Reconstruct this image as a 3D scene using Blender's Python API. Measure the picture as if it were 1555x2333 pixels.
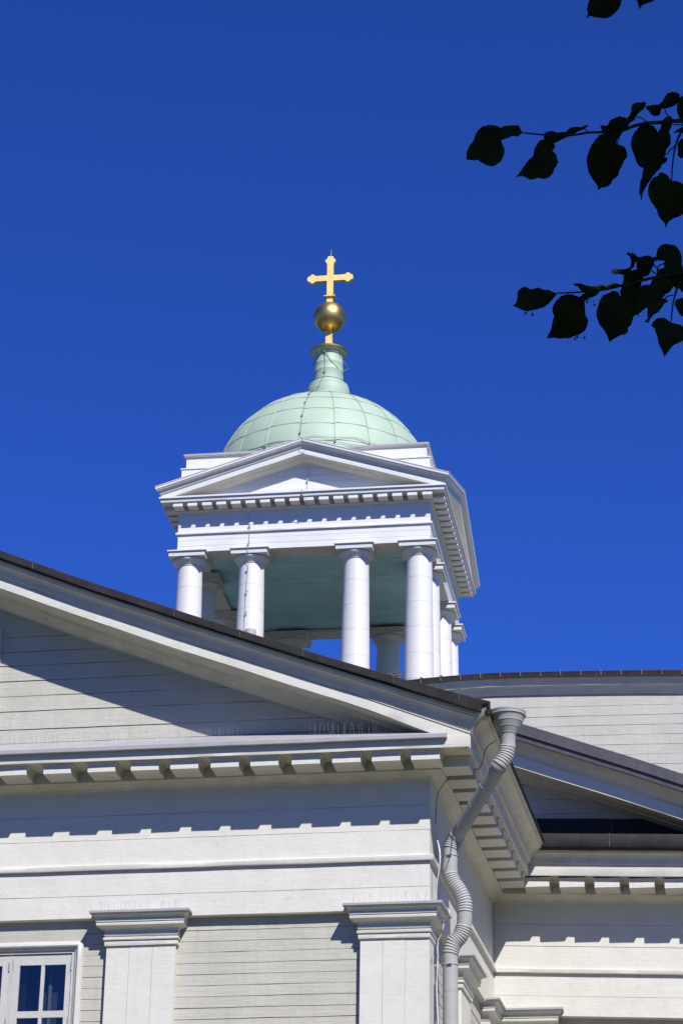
import bpy, bmesh, math, random
from mathutils import Vector, Matrix, noise
import numpy as np

for o in list(bpy.data.objects):
    bpy.data.objects.remove(o)
SC = bpy.context.scene
COL = SC.collection
R_ = math.radians
random.seed(7)

# ------------------------------------------------------------------ camera
def _rot(a, b, c):
    ca, sa, cb, sb, cc, sc = math.cos(a), math.sin(a), math.cos(b), math.sin(b), math.cos(c), math.sin(c)
    Rz = np.array([[ca, -sa, 0], [sa, ca, 0], [0, 0, 1]])
    Rx = np.array([[1, 0, 0], [0, cb, -sb], [0, sb, cb]])
    Rr = np.array([[cc, -sc, 0], [sc, cc, 0], [0, 0, 1]])
    return Rr @ Rx @ np.array([[1, 0, 0], [0, 0, -1], [0, 1, 0]]) @ Rz
CR = _rot(-.1757, -.4178, .0174)
CP = np.array([0, 0, 1.6])
FPX = 5800.0
cd = bpy.data.cameras.new('camera')
cam = bpy.data.objects.new('camera', cd); COL.objects.link(cam)
M = Matrix.Identity(4)
for i in range(3):
    M[i][0] = CR[0][i]; M[i][1] = -CR[1][i]; M[i][2] = -CR[2][i]; M[i][3] = CP[i]
cam.matrix_world = M
cd.sensor_fit = 'VERTICAL'; cd.sensor_height = 36; cd.sensor_width = 24
cd.lens = FPX / 2333 * 36
cd.clip_start = .1; cd.clip_end = 5000
SC.camera = cam
def ray(px, py):
    d = CR.T @ np.array([(px - 777.5) / FPX, (py - 1166.5) / FPX, 1.0])
    return d / np.linalg.norm(d)
def at_y(px, py, y):
    d = ray(px, py); return Vector(CP + d * (y - CP[1]) / d[1])
def at_d(px, py, dist):
    return Vector(CP + ray(px, py) * dist)

# ------------------------------------------------------------------ light
SUN = Vector((.65, -1.0, 1.25)).normalized()
w = bpy.data.worlds.new('World'); SC.world = w; w.use_nodes = True
nt = w.node_tree; nt.nodes.clear()
sky = nt.nodes.new('ShaderNodeTexSky'); sky.sky_type = 'NISHITA'; sky.sun_disc = False
sky.sun_elevation = math.asin(SUN.z)
sky.sun_rotation = math.atan2(SUN.x, SUN.y)
sky.altitude = 1200; sky.air_density = 1.0; sky.dust_density = 0.0; sky.ozone_density = 6.0
tint = nt.nodes.new('ShaderNodeMix'); tint.data_type = 'RGBA'; tint.blend_type = 'MULTIPLY'
tint.inputs[0].default_value = 1.0
tint.inputs[7].default_value = (.228, .412, .905, 1)
bg = nt.nodes.new('ShaderNodeBackground'); bg.inputs[1].default_value = .093
wo = nt.nodes.new('ShaderNodeOutputWorld')
gm = nt.nodes.new('ShaderNodeGamma'); gm.inputs[1].default_value = 1.22
nt.links.new(sky.outputs[0], gm.inputs[0]); nt.links.new(gm.outputs[0], tint.inputs[6]); nt.links.new(tint.outputs[2], bg.inputs[0]); nt.links.new(bg.outputs[0], wo.inputs[0])
sl = bpy.data.lights.new('sun', 'SUN'); sl.energy = 5.0; sl.angle = R_(.53); sl.color = (1.0, .97, .96)
so = bpy.data.objects.new('sun', sl); COL.objects.link(so)
so.rotation_euler = (-SUN).to_track_quat('-Z', 'Y').to_euler()
so.location = (10, -20, 40)
SC.view_settings.view_transform = 'Standard'; SC.view_settings.look = 'None'
SC.view_settings.exposure = .38; SC.view_settings.gamma = 1
try: SC.view_settings.use_curve_mapping = False
except Exception: pass
SC.cycles.max_bounces = 6; SC.cycles.diffuse_bounces = 2

# ------------------------------------------------------------------ materials
def mat(name, col, rough=.6, metal=0., var=.06, vscale=6., dirt=0., dirtcol=(.2, .18, .14), grain=0., gscale=(3, 3, 90),
        bump=.0, bscale=60., spec=.5, streak=0., cracks=0.):
    m = bpy.data.materials.new(name); m.use_nodes = True
    n = m.node_tree; b = n.nodes['Principled BSDF']
    L = n.links.new
    b.inputs['Roughness'].default_value = rough; b.inputs['Metallic'].default_value = metal
    b.inputs['Specular IOR Level'].default_value = spec
    tc = n.nodes.new('ShaderNodeTexCoord')
    def noisen(scale, detail=5, mapping=None, rgh=.55):
        t = n.nodes.new('ShaderNodeTexNoise'); t.inputs['Scale'].default_value = scale
        t.inputs['Detail'].default_value = detail; t.inputs['Roughness'].default_value = rgh
        if mapping:
            mp = n.nodes.new('ShaderNodeMapping'); mp.inputs['Scale'].default_value = mapping
            L(tc.outputs['Object'], mp.inputs['Vector']); L(mp.outputs[0], t.inputs['Vector'])
        else:
            L(tc.outputs['Object'], t.inputs['Vector'])
        return t
    def ramp(src, lo, hi):
        r = n.nodes.new('ShaderNodeMapRange'); r.inputs[1].default_value = lo; r.inputs[2].default_value = hi
        L(src, r.inputs[0]); return r.outputs[0]
    def mix(fac, a, bcol, blend='MIX'):
        x = n.nodes.new('ShaderNodeMix'); x.data_type = 'RGBA'; x.blend_type = blend
        if isinstance(fac, float): x.inputs[0].default_value = fac
        else: L(fac, x.inputs[0])
        if isinstance(a, tuple): x.inputs[6].default_value = (*a, 1)
        else: L(a, x.inputs[6])
        if isinstance(bcol, tuple): x.inputs[7].default_value = (*bcol, 1)
        else: L(bcol, x.inputs[7])
        return x.outputs[2]
    v = noisen(vscale)
    c = mix(ramp(v.outputs[0], .3, .7), tuple(x * (1 - var) for x in col), tuple(min(1, x * (1 + var)) for x in col))
    if streak:
        s = noisen(1, 6, (14, 14, 1.2)); 
        c = mix(ramp(s.outputs[0], .52, .8), c, tuple(x * (1 - streak) for x in col))
    if dirt:
        d = noisen(9, 8, None, .7); d2 = noisen(55, 6)
        mm = n.nodes.new('ShaderNodeMath'); mm.operation = 'MULTIPLY'
        L(ramp(d.outputs[0], .50, .72), mm.inputs[0]); L(ramp(d2.outputs[0], .50, .66), mm.inputs[1])
        m2 = n.nodes.new('ShaderNodeMath'); m2.operation = 'MULTIPLY'; m2.inputs[1].default_value = dirt
        L(mm.outputs[0], m2.inputs[0])
        c = mix(m2.outputs[0], c, dirtcol)
    if cracks:
        k = noisen(1, 3, (2.2, 2.2, 130), .5)
        kk = noisen(2.5, 3)
        a1 = ramp(k.outputs[0], .64, .70); a2 = ramp(kk.outputs[0], .45, .6)
        mm = n.nodes.new('ShaderNodeMath'); mm.operation = 'MULTIPLY'; L(a1, mm.inputs[0]); L(a2, mm.inputs[1])
        m2 = n.nodes.new('ShaderNodeMath'); m2.operation = 'MULTIPLY'; m2.inputs[1].default_value = cracks
        L(mm.outputs[0], m2.inputs[0])
        c = mix(m2.outputs[0], c, tuple(x * .45 for x in col))
    L(c, b.inputs['Base Color'])
    hgt = None
    if grain:
        g = noisen(1, 6, gscale, .65); hgt = (g.outputs[0], grain)
    if bump or grain:
        bp = None
        for src in ([hgt] if hgt else []) + ([(noisen(bscale, 6).outputs[0], bump)] if bump else []):
            bn = n.nodes.new('ShaderNodeBump'); bn.inputs['Strength'].default_value = 1.0
            bn.inputs['Distance'].default_value = src[1]
            L(src[0], bn.inputs['Height'])
            if bp: L(bp, bn.inputs['Normal'])
            bp = bn.outputs[0]
        L(bp, b.inputs['Normal'])
    return m
M_TRIM = mat('painted_trim', (.595, .577, .497), .55, var=.05, vscale=3, dirt=.55, dirtcol=(.26, .22, .15), grain=.0022, gscale=(2, 2, 32), bump=.0028, bscale=13, cracks=.22, streak=.05)
M_MOULD = mat('painted_moulding', (.555, .525, .42), .6, var=.10, vscale=5, dirt=.8, dirtcol=(.2, .17, .12), bump=.004, bscale=30)
M_SIDING = mat('painted_siding', (.43, .415, .342), .65, var=.07, vscale=2.5, dirt=.45, dirtcol=(.22, .19, .13), grain=.0045, gscale=(2.4, 2.4, 45), bump=.003, bscale=20, cracks=.5, streak=.10)
M_TOW = mat('white_paint', (.63, .62, .57), .5, var=.03, vscale=4, dirt=.35, dirtcol=(.4, .36, .3), grain=.002, gscale=(2, 2, 60))
M_TOWM = mat('white_moulding', (.57, .55, .49), .55, var=.08, vscale=7, dirt=.7, dirtcol=(.28, .25, .2), bump=.004, bscale=25)
M_SHEET = mat('white_sheet_metal', (.635, .62, .565), .42, var=.03, vscale=3, bump=.006, bscale=3, streak=.06)
M_ROOF = mat('dark_sheet_metal', (.066, .060, .064), .45, var=.22, vscale=4, dirt=.5, dirtcol=(.2, .19, .19), bump=.003, bscale=12, streak=.25)
M_ROOFD = mat('charcoal_sheet_metal', (.030, .028, .027), .7, spec=.1, var=.25, vscale=4, dirt=.6, dirtcol=(.10, .10, .10), bump=.003, bscale=12, streak=.25)
M_FLASH = mat('grey_flashing', (.32, .32, .32), .5, var=.08, vscale=5, dirt=.4)
M_PIPE = mat('grey_pipe_enamel', (.33, .33, .31), .6, spec=.25, var=.06, vscale=9, dirt=.25, dirtcol=(.25, .24, .22))
M_DOME = mat('green_copper_paint', (.33, .42, .305), .6, var=.05, vscale=1.3, bump=.008, bscale=2.2, streak=.07)
M_NECK = mat('green_neck_paint', (.33, .42, .305), .6, var=.04, vscale=1.3)
M_DSEAM = mat('green_seam', (.27, .37, .26), .5, var=.15, vscale=10)
M_DARKSEAM = mat('dark_seam', (.13, .18, .14), .6)
M_GOLD = mat('gold_leaf', (.93, .64, .22), .5, metal=1, var=.12, vscale=9, dirt=.35, dirtcol=(.5, .3, .08), bump=.002, bscale=9)
M_BALL = mat('gilded_copper', (.56, .385, .12), .40, metal=1, var=.22, vscale=5, dirt=.5, dirtcol=(.3, .2, .08), bump=.004, bscale=9)
M_TEAL = mat('teal_paint', (.36, .62, .61), .7, var=.10, vscale=1.4, dirt=.4, dirtcol=(.1, .16, .16))
M_WIRE = mat('dark_cable', (.09, .09, .09), .6)
M_WWIRE = mat('white_cable', (.62, .62, .60), .5)
M_STEEL = mat('spike_steel', (.55, .53, .50), .3, metal=.5)
M_BARK = mat('bark', (.06, .045, .03), .9, var=.3, vscale=12, bump=.02, bscale=25)
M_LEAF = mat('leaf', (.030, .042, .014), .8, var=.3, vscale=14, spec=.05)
M_DARK = mat('interior_dark', (.02, .022, .03), .9)
M_GRASS = mat('grass', (.035, .05, .016), .95, var=.3, vscale=.5)
M_GROUND = mat('bounce_gravel', (.31, .275, .20), .95, var=.25, vscale=.4, dirt=.8, dirtcol=(.07, .10, .035), bump=.02, bscale=14)
def glassmat():
    m = bpy.data.materials.new('window_glass'); m.use_nodes = True
    n = m.node_tree; n.nodes.clear()
    o = n.nodes.new('ShaderNodeOutputMaterial'); g = n.nodes.new('ShaderNodeBsdfGlossy'); g.inputs['Roughness'].default_value = .02
    t = n.nodes.new('ShaderNodeBsdfTransparent'); t.inputs[0].default_value = (.75, .8, .8, 1)
    f = n.nodes.new('ShaderNodeFresnel'); f.inputs[0].default_value = 1.7
    mr = n.nodes.new('ShaderNodeMath'); mr.operation = 'MULTIPLY_ADD'; mr.inputs[1].default_value = .9; mr.inputs[2].default_value = .03
    x = n.nodes.new('ShaderNodeMixShader')
    n.links.new(f.outputs[0], mr.inputs[0]); n.links.new(mr.outputs[0], x.inputs[0]); n.links.new(t.outputs[0], x.inputs[1]); n.links.new(g.outputs[0], x.inputs[2]); n.links.new(x.outputs[0], o.inputs[0])
    return m
M_GLASS = glassmat()

# ------------------------------------------------------------------ helpers
def mesh_obj(name, verts, faces, m, parent=None, smooth=0., label=None):
    me = bpy.data.meshes.new(name)
    me.from_pydata([tuple(v) for v in verts], [], faces); me.update()
    bm = bmesh.new(); bm.from_mesh(me); bmesh.ops.recalc_face_normals(bm, faces=bm.faces); bm.to_mesh(me); bm.free()
    if smooth:
        me.shade_smooth(); me.set_sharp_from_angle(angle=R_(smooth))
    if m: me.materials.append(m)
    o = bpy.data.objects.new(name, me); COL.objects.link(o)
    if parent: o.parent = parent
    if label: o['label'] = label
    return o
class MB:
    def __init__(s): s.v = []; s.f = []
    def add(s, vs, fs):
        n = len(s.v); s.v += [Vector(v) for v in vs]; s.f += [tuple(i + n for i in f) for f in fs]
    def box(s, c, d, rot=None, bev=0):
        vs = [Vector((x * d[0] / 2, y * d[1] / 2, z * d[2] / 2)) for x in (-1, 1) for y in (-1, 1) for z in (-1, 1)]
        if rot: vs = [rot @ v for v in vs]
        s.add([v + Vector(c) for v in vs], [(0, 1, 3, 2), (4, 6, 7, 5), (0, 4, 5, 1), (2, 3, 7, 6), (0, 2, 6, 4), (1, 5, 7, 3)])
    def fbox(s, fr, u0, u1, p0, p1, z0, z1):
        P = fr.pos
        vs = [P(u, p, z) for u in (u0, u1) for p in (p0, p1) for z in (z0, z1)]
        s.add(vs, [(0, 1, 3, 2), (4, 6, 7, 5), (0, 4, 5, 1), (2, 3, 7, 6), (0, 2, 6, 4), (1, 5, 7, 3)])
    def tube(s, pts, r, n=6, cap=True):
        pts = [Vector(p) for p in pts]; rr = r if isinstance(r, (list, tuple)) else [r] * len(pts)
        base = len(s.v); prev = None
        for i, p in enumerate(pts):
            t = (pts[min(i + 1, len(pts) - 1)] - pts[max(i - 1, 0)]).normalized()
            if prev is None:
                a = t.orthogonal().normalized()
            else:
                a = (prev - t * prev.dot(t)).normalized()
            prev = a; b = t.cross(a)
            for k in range(n):
                an = 2 * math.pi * k / n
                s.v.append(p + (a * math.cos(an) + b * math.sin(an)) * rr[i])
        for i in range(len(pts) - 1):
            for k in range(n):
                a0 = base + i * n + k; a1 = base + i * n + (k + 1) % n
                s.f.append((a0, a1, a1 + n, a0 + n))
        if cap:
            s.f.append(tuple(base + k for k in range(n))); s.f.append(tuple(base + (len(pts) - 1) * n + k for k in range(n)))
    def lathe(s, prof, c, n=48, closed_top=False, closed_bot=False):
        base = len(s.v)
        for (r, z) in prof:
            for k in range(n):
                a = 2 * math.pi * k / n
                s.v.append(Vector((c[0] + r * math.cos(a), c[1] + r * math.sin(a), c[2] + z)))
        for i in range(len(prof) - 1):
            for k in range(n):
                a0 = base + i * n + k; a1 = base + i * n + (k + 1) % n
                s.f.append((a0, a1, a1 + n, a0 + n))
        if closed_bot: s.f.append(tuple(base + k for k in range(n)))
        if closed_top: s.f.append(tuple(base + (len(prof) - 1) * n + k for k in range(n)))
    def build(s, name, m, parent=None, smooth=0., label=None):
        return mesh_obj(name, s.v, s.f, m, parent, smooth, label)
def nz(x, y, z, s=1.0):
    return noise.noise(Vector((x * s, y * s, z * s)))
class Fr:
    """wall frame: u along the wall, p outwards, z up"""
    def __init__(s, O, D, sh=None):
        s.O = Vector((O[0], O[1], 0)); s.D = Vector((D[0], D[1], 0)).normalized(); s.N = Vector((s.D.y, -s.D.x, 0)); s.sh = sh
    def pos(s, u, p, z):
        v = s.O + s.D * u + s.N * p; return Vector((v.x, v.y, z + (s.sh(u) if s.sh else 0)))
FRONT = Fr((0, 26), (1, 0))
SIDE = Fr((-3.60, 26), (.11, 5.0))
WSH = lambda u: -.040 * (u + 3.49)
WING = Fr((0, 31), (1, 0), WSH)
AX = -9.76                      # symmetry axis of the church

def sweep(name, prof, path, m, parent, seg=.22, wob=.0025, first=0, last=None, smooth=35, label=None, closed=False, cap=True, seed=0):
    """mouldings: profile (p,z) swept along path (x,y,dz), mitred at the corners"""
    n = len(path); offs = []
    def nrm(a, b):
        d = Vector((b[0] - a[0], b[1] - a[1])).normalized(); return Vector((d.y, -d.x))
    for i in range(n):
        if closed: n1 = nrm(path[i - 1], path[i]); n2 = nrm(path[i], path[(i + 1) % n])
        else:
            n1 = nrm(path[max(i - 1, 0)], path[max(i, 1)]) if i > 0 else nrm(path[0], path[1])
            n2 = nrm(path[i], path[i + 1]) if i < n - 1 else n1
        offs.append((n1 + n2) / (1 + n1.dot(n2)))
    def row(i):
        x, y, dz = path[i % n]; o = offs[i % n]
        return [Vector((x + o.x * p, y + o.y * p, z + dz)) for p, z in prof]
    rows = []; last = (n if closed else n - 1) if last is None else last
    for i in range(first, last):
        a, b = row(i), row(i + 1)
        L = (b[0] - a[0]).length; k = max(1, int(L / seg))
        for j in range(k):
            t = j / k; rows.append([p.lerp(q, t) for p, q in zip(a, b)])
    rows.append(row(last))
    V = []; F = []; m_ = len(prof)
    for ri, r in enumerate(rows):
        end = ri in (0, len(rows) - 1)
        for pi, v in enumerate(r):
            if wob and not end:
                s_ = wob * (nz(v.x * 1.3 + seed, v.y * 1.3, pi * .9) + .5 * nz(v.x * 5, v.y * 5, pi * 1.7 + seed))
                v = Vector((v.x, v.y, v.z + s_ * 1.6))
            V.append(v)
    for ri in range(len(rows) - 1):
        for pi in range(m_ - 1):
            a = ri * m_ + pi; F.append((a, a + 1, a + 1 + m_, a + m_))
    if cap and not closed:
        F.append(tuple(range(m_))); F.append(tuple((len(rows) - 1) * m_ + k for k in range(m_)))
    return mesh_obj(name, V, F, m, parent, smooth, label)

def rake(name, prof, zf, us, fr, m, parent, fac=None, mitre=None, wob=.002, smooth=35, label=None, seed=0, ext=lambda p: p):
    """raking moulding: profile (p, dz below the line zf(u)); ends shift by p (mitre=+1 right end, 2 both)"""
    V = []; F = []; m_ = len(prof)
    for i, u in enumerate(us):
        for pi, (p, dz) in enumerate(prof):
            uu = u
            if i == len(us) - 1 and mitre: uu = u + ext(p)
            if i == 0 and mitre == 2: uu = u - ext(p)
            f = fac(uu) if fac else 1
            wz = 0 if i in (0, len(us) - 1) else wob * 1.6 * (nz(uu * 1.3 + seed, pi * .9, 3) + .5 * nz(uu * 5, pi * 1.7, seed))
            V.append(fr.pos(uu, p, zf(uu) + dz * f + wz))
    for i in range(len(us) - 1):
        for pi in range(m_ - 1):
            a = i * m_ + pi; F.append((a, a + 1, a + 1 + m_, a + m_))
    F.append(tuple(range(m_))); F.append(tuple((len(us) - 1) * m_ + k for k in range(m_)))
    return mesh_obj(name, V, F, m, parent, smooth, label)

def boards(name, fr, u0, u1, zs, p, m, parent, clip=None, step=.13, gap=.0034, thick=.010, tilt=.005, seed=0, holes=(), label=None, jit=.0032):
    """horizontal boarding: every board a slab with slightly uneven edges, gaps between"""
    mb = MB(); rnd = random.Random(seed + 11)
    us = np.linspace(u0, u1, max(2, int((u1 - u0) / step)) + 1)
    for bi in range(len(zs) - 1):
        zb0, zt0 = zs[bi], zs[bi + 1]; off = rnd.uniform(-.002, .002); tl = rnd.uniform(.4, 1.2) * tilt
        segs = [[]]
        for u in us:
            zb = zb0 + gap / 2 + jit * nz(u * 2.1, bi * 3.3 + seed, 1) * 2
            zt = zt0 - gap / 2 + jit * nz(u * 2.7, bi * 5.1 + seed, 7) * 2
            if clip: zt = min(zt, clip(u))
            if zt - zb < .01 or any(h[0] - .001 < u < h[1] + .001 and zt0 > h[2] + .01 and zb0 < h[3] - .01 for h in holes):
                if segs[-1]: segs.append([])
                continue
            segs[-1].append((u, zb, zt))
        for sg in segs:
            if len(sg) < 2: continue
            vs = []; fs = []
            for (u, zb, zt) in sg:
                wv = .0015 * nz(u * .9, bi * 2.2, seed)
                vs += [fr.pos(u, p - thick, zb), fr.pos(u, p + off + tl + wv, zb), fr.pos(u, p + off + wv, zt), fr.pos(u, p - thick, zt)]
            for i in range(len(sg) - 1):
                for k in range(3):
                    a = i * 4 + k; fs.append((a, a + 1, a + 5, a + 4))
            fs.append((0, 1, 2, 3)); e = (len(sg) - 1) * 4; fs.append((e, e + 1, e + 2, e + 3))
            mb.add(vs, fs)
    # backing sheet
    vs = []; fs = []
    for u in us:
        zt = zs[-1] if not clip else min(zs[-1], clip(u)); zt = max(zt, zs[0] + .001)
        vs += [fr.pos(u, p - thick - .003, zs[0]), fr.pos(u, p - thick - .003, zt)]
    for i in range(len(us) - 1):
        if any(h[0] - .001 < (us[i] + us[i + 1]) / 2 < h[1] + .001 for h in holes): 
            continue
        fs.append((2 * i, 2 * i + 1, 2 * i + 3, 2 * i + 2))
    if not holes: mb.add(vs, fs)
    else:
        mb.add(vs, fs)
    return mb.build(name, m, parent, label=label)
def vboards(mb, fr, u0, u1, n, z0, z1, p, gap=.003, seed=0):
    us = np.linspace(u0, u1, n + 1); rnd = random.Random(seed)
    for i in range(n):
        d = rnd.uniform(-.0012, .0012)
        a = us[i] + (gap / 2 if i else 0); b = us[i + 1] - (gap / 2 if i < n - 1 else 0)
        mb.fbox(fr, a, b, p - .03, p + d, z0, z1)
    mb.fbox(fr, u0 + .004, u1 - .004, p - .4, p - .012, z0, z1)

def lin(table):
    xs = [t[0] for t in table]; ys = [t[1] for t in table]
    return lambda x: float(np.interp(x, xs, ys))

# ------------------------------------------------------------------ ground
g = MB()
N = 40
gv = []; gf = []
for i in range(N + 1):
    for j in range(N + 1):
        x = (i / N - .5); y = (j / N - .5)
        X = math.copysign(abs(x * 2) ** 2.2, x) * 1500; Y = math.copysign(abs(y * 2) ** 2.2, y) * 1500 + 20
        gv.append((X, Y, 0.0))
for i in range(N):
    for j in range(N):
        a = i * (N + 1) + j; gf.append((a, a + 1, a + N + 2, a + N + 1))
gr = mesh_obj('ground', gv, gf, M_GRASS); gr['kind'] = 'structure'
ap = MB()  # unseen pale apron, added to bounce sunlight up onto the soffits
av = [(-30, 20.5), (-18, 19.4), (-4, 19.7), (6, 20.2), (14, 21), (18, 24), (18, 50), (-36, 50), (-36, 24)]
ap.add([(x, y, .006) for x, y in av], [tuple(range(len(av)))])
apo = ap.build('bounce_apron', M_GROUND); apo['kind'] = 'structure'

# ------------------------------------------------------------------ the church
church = bpy.data.objects.new('church', None); COL.objects.link(church)
church.location = (0, 0, 0)
church['label'] = 'white timber church with dark roofs and a columned belfry under a pale green dome'
church['category'] = 'church'

# --- main cornices ----------------------------------------------------------
PATH = [(-15.92, 31, 0), (-15.92, 26, 0), (-3.60, 26, 0), (-3.49, 31, 0), (.53, 31, -.16), (.53, 46, -.16)]
arch = sweep('architrave', [(-.10, 8.68), (0, 8.68), (.001, 8.9), (.002, 9.208)], PATH, M_TRIM, church, wob=.002)
# board joint in the architrave: lower plank very slightly proud
boards('architrave_plank', FRONT, -15.9, -3.597, [8.684, 8.93, 9.206], .004, M_TRIM, church, thick=.006, gap=.004, tilt=.001, jit=.001)
boards('architrave_plank', WING, -3.48, .52, [8.684, 8.93, 9.206], .004, M_TRIM, church, thick=.006, gap=.004, tilt=.001, seed=4, jit=.001)
sweep('fillet_band', [(-.02, 9.207), (.038, 9.21), (.042, 9.216), (.042, 9.262), (.036, 9.270), (-.02, 9.274)], PATH, M_TRIM, church, wob=.003, seed=2)
sweep('frieze_core', [(-.02, 9.27), (-.008, 9.27), (-.008, 10.1), (-.02, 10.1)], PATH, M_TRIM, church, wob=0)
boards('frieze', FRONT, -15.9, -3.60, [9.272, 9.555, 9.83, 10.098], .0, M_TRIM, church, gap=.0035, thick=.006, tilt=.002, seed=1, jit=.001)
boards('frieze', SIDE, .0, 4.99, [9.272, 9.555, 9.83, 10.098], .0, M_TRIM, church, gap=.0035, thick=.006, tilt=.002, seed=2, jit=.001)
boards('frieze', WING, -3.485, .53, [9.272, 9.555, 9.83, 10.098], .0, M_TRIM, church, gap=.0035, thick=.006, tilt=.002, seed=3, jit=.001)
BED = [(-.02, 10.09), (.012, 10.092), (.014, 10.106), (.034, 10.110), (.037, 10.122), (.045, 10.130), (.055, 10.138), (.07, 10.146), (.092, 10.156),
       (.115, 10.162), (.135, 10.168), (.148, 10.172), (.150, 10.187), (.152, 10.298), (.30, 10.302), (.477, 10.302), (.481, 10.296), (.500, 10.295)]
CORONA = BED + [(.503, 10.300), (.503, 10.425), (.45, 10.430), (-.02, 10.430)]
sweep('cornice', CORONA, PATH, M_MOULD, church, wob=.003, seed=5)
# corona face board, whiter paint
sweep('corona', [(.49, 10.2945), (.5055, 10.2955), (.507, 10.300), (.507, 10.424), (.49, 10.428)], PATH, M_TRIM, church, wob=.004, seed=5)
# strip and flashing on the front gable cornice
sweep('gutter_strip', [(.500, 10.392), (.560, 10.394), (.562, 10.398), (.562, 10.438), (.556, 10.443), (.30, 10.560), (.0, 10.705)],
      [(-15.6, 26, 0), (-9, 26, .0), (-3.345, 26, -.004)], M_FLASH, church, wob=.002, smooth=0)
# eaves of the side and of the wing: cyma and metal edge
SIMA = [(.50, 10.428), (.515, 10.430), (.517, 10.446), (.532, 10.450), (.536, 10.458), (.538, 10.470), (.543, 10.487), (.553, 10.505), (.570, 10.525), (.592, 10.542),
        (.618, 10.554), (.640, 10.560), (.648, 10.568), (.650, 10.584), (.664, 10.588), (.666, 10.604), (.3, 10.62)]
EP = [(-15.92, 26, 0), (-3.60, 26, 0), (-3.49, 31, 0), (.53, 31, -.16), (.53, 46, -.16)]
SIMAS = [(p if p < .505 else .505 + (p - .505) * 1.3, z if z < 10.446 else 10.446 + (z - 10.446) * 1.31) for p, z in SIMA]
sweep('eave_moulding', SIMAS, EP[:2] + [(-3.50, 30.47, 0)], M_MOULD, church, first=1, wob=.003, seed=8)
SIMAW = [(p if p < .505 else .505 + (p - .505) * .55, z + (.0 if z < 10.5 else .012)) for p, z in SIMA]
sweep('eave_moulding', SIMAW, [(-3.30, 31, 0), (.53, 31, -.16), (.53, 46, -.16)], M_MOULD, church, wob=.003, seed=8)
sweep('metal_edge', [(.69, 10.656), (.716, 10.650), (.724, 10.650), (.728, 10.656), (.732, 10.694), (.70, 10.70), (.3, 10.80)], EP[:3] + [(-3.49, 31.2, 0)], M_ROOFD, church, first=1, last=2, wob=.003, seed=9)
# pent roof on the wing cornice
pv = []; pf = []
PP = [(.50, 10.612), (.640, 10.612), (.658, 10.620), (.672, 10.64), (.678, 10.71), (.671, 10.78), (.656, 10.802), (.63, 10.816), (.33, 10.88), (.062, 10.94), (.06, 10.95), (.058, 11.175), (.05, 11.185), (.0, 11.19)]
us = np.linspace(-2.98, 1.22, 34)
for i, u in enumerate(us):
    for k, (p, z) in enumerate(PP):
        pv.append(WING.pos(u, p, z + .003 * nz(u * 2, k, 4)))
for i in range(len(us) - 1):
    for k in range(len(PP) - 1):
        a = i * len(PP) + k; pf.append((a, a + 1, a + 1 + len(PP), a + len(PP)))
pf.append(tuple(range(len(PP))))
pent = mesh_obj('pent_roof', pv, pf, M_ROOFD, church, 40)
for u in (-1.98, -.65):
    s_ = MB()
    s_.tube([WING.pos(u, .677, 10.64), WING.pos(u, .677, 10.79), WING.pos(u, .63, 10.82), WING.pos(u, .33, 10.885), WING.pos(u, .064, 10.945), WING.pos(u, .062, 11.17)], .006, 5)
    s_.build('seam', M_ROOF, pent)
wl = MB(); wl.tube([at_y(1211, 1885, 30.3), at_y(1224, 1885, 30.24), at_y(1222, 1899, 30.2), at_y(1219, 1927, 30.2)], .006, 5)
wl.build('wire_loop', M_WIRE, church)

# --- modillions --------------------------------------------------------------
def modillion_mesh(W, p0, p1, z0, z1, capw=.018):
    mb = MB()
    def b(x0, x1, y0, y1, a, c): 
        mb.box(((x0 + x1) / 2, (y0 + y1) / 2, (a + c) / 2), (x1 - x0, y1 - y0, c - a))
    h = z1 - z0
    b(-W / 2, W / 2, -p1, -p0, z0, z0 + h * .72)
    b(-W / 2 - capw * .45, W / 2 + capw * .45, -p1 - capw * .45, -p0, z0 + h * .72, z0 + h * .86)
    b(-W / 2 - capw, W / 2 + capw, -p1 - capw, -p0, z0 + h * .86, z1)
    me = bpy.data.meshes.new('modillion'); me.from_pydata([tuple(v) for v in mb.v], [], mb.f)
    bm = bmesh.new(); bm.from_mesh(me)
    bmesh.ops.bevel(bm, geom=bm.edges[:], offset=.003, segments=1, affect='EDGES')
    bmesh.ops.recalc_face_normals(bm, faces=bm.faces); bm.to_mesh(me); bm.free()
    return me
MOD = modillion_mesh(.308, .151, .456, 10.184, 10.3015); MOD.materials.append(M_TRIM)
def put_mod(me, fr, u, parent, jit=.004, name='modillion'):
    o = bpy.data.objects.new(name, me); COL.objects.link(o); o.parent = parent
    v = fr.pos(u, 0, 0)
    ang = math.atan2(fr.D.y, fr.D.x)
    o.location = (v.x + random.uniform(-jit, jit), v.y, v.z + random.uniform(-jit, 0) * .15)
    o.rotation_euler = (0, 0, ang + random.uniform(-.01, .01))
    return o
fs_ = [-9.24, -8.76, -8.272, -7.776, -7.28, -6.803, -6.369, -5.913, -5.479, -5.035, -4.593, -4.158, -3.741]
for x in fs_: put_mod(MOD, FRONT, x + .155, church)
for k in range(13): put_mod(MOD, FRONT, -9.24 - .462 - .484 * k + .155, church)
for k in range(11): put_mod(MOD, SIDE, -.166 + .154 + .452 * k, church)
for x in (-3.055, -2.624, -2.194, -1.76, -1.331, -.90, -.47, -.04): put_mod(MOD, WING, x + .155, church)

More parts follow.
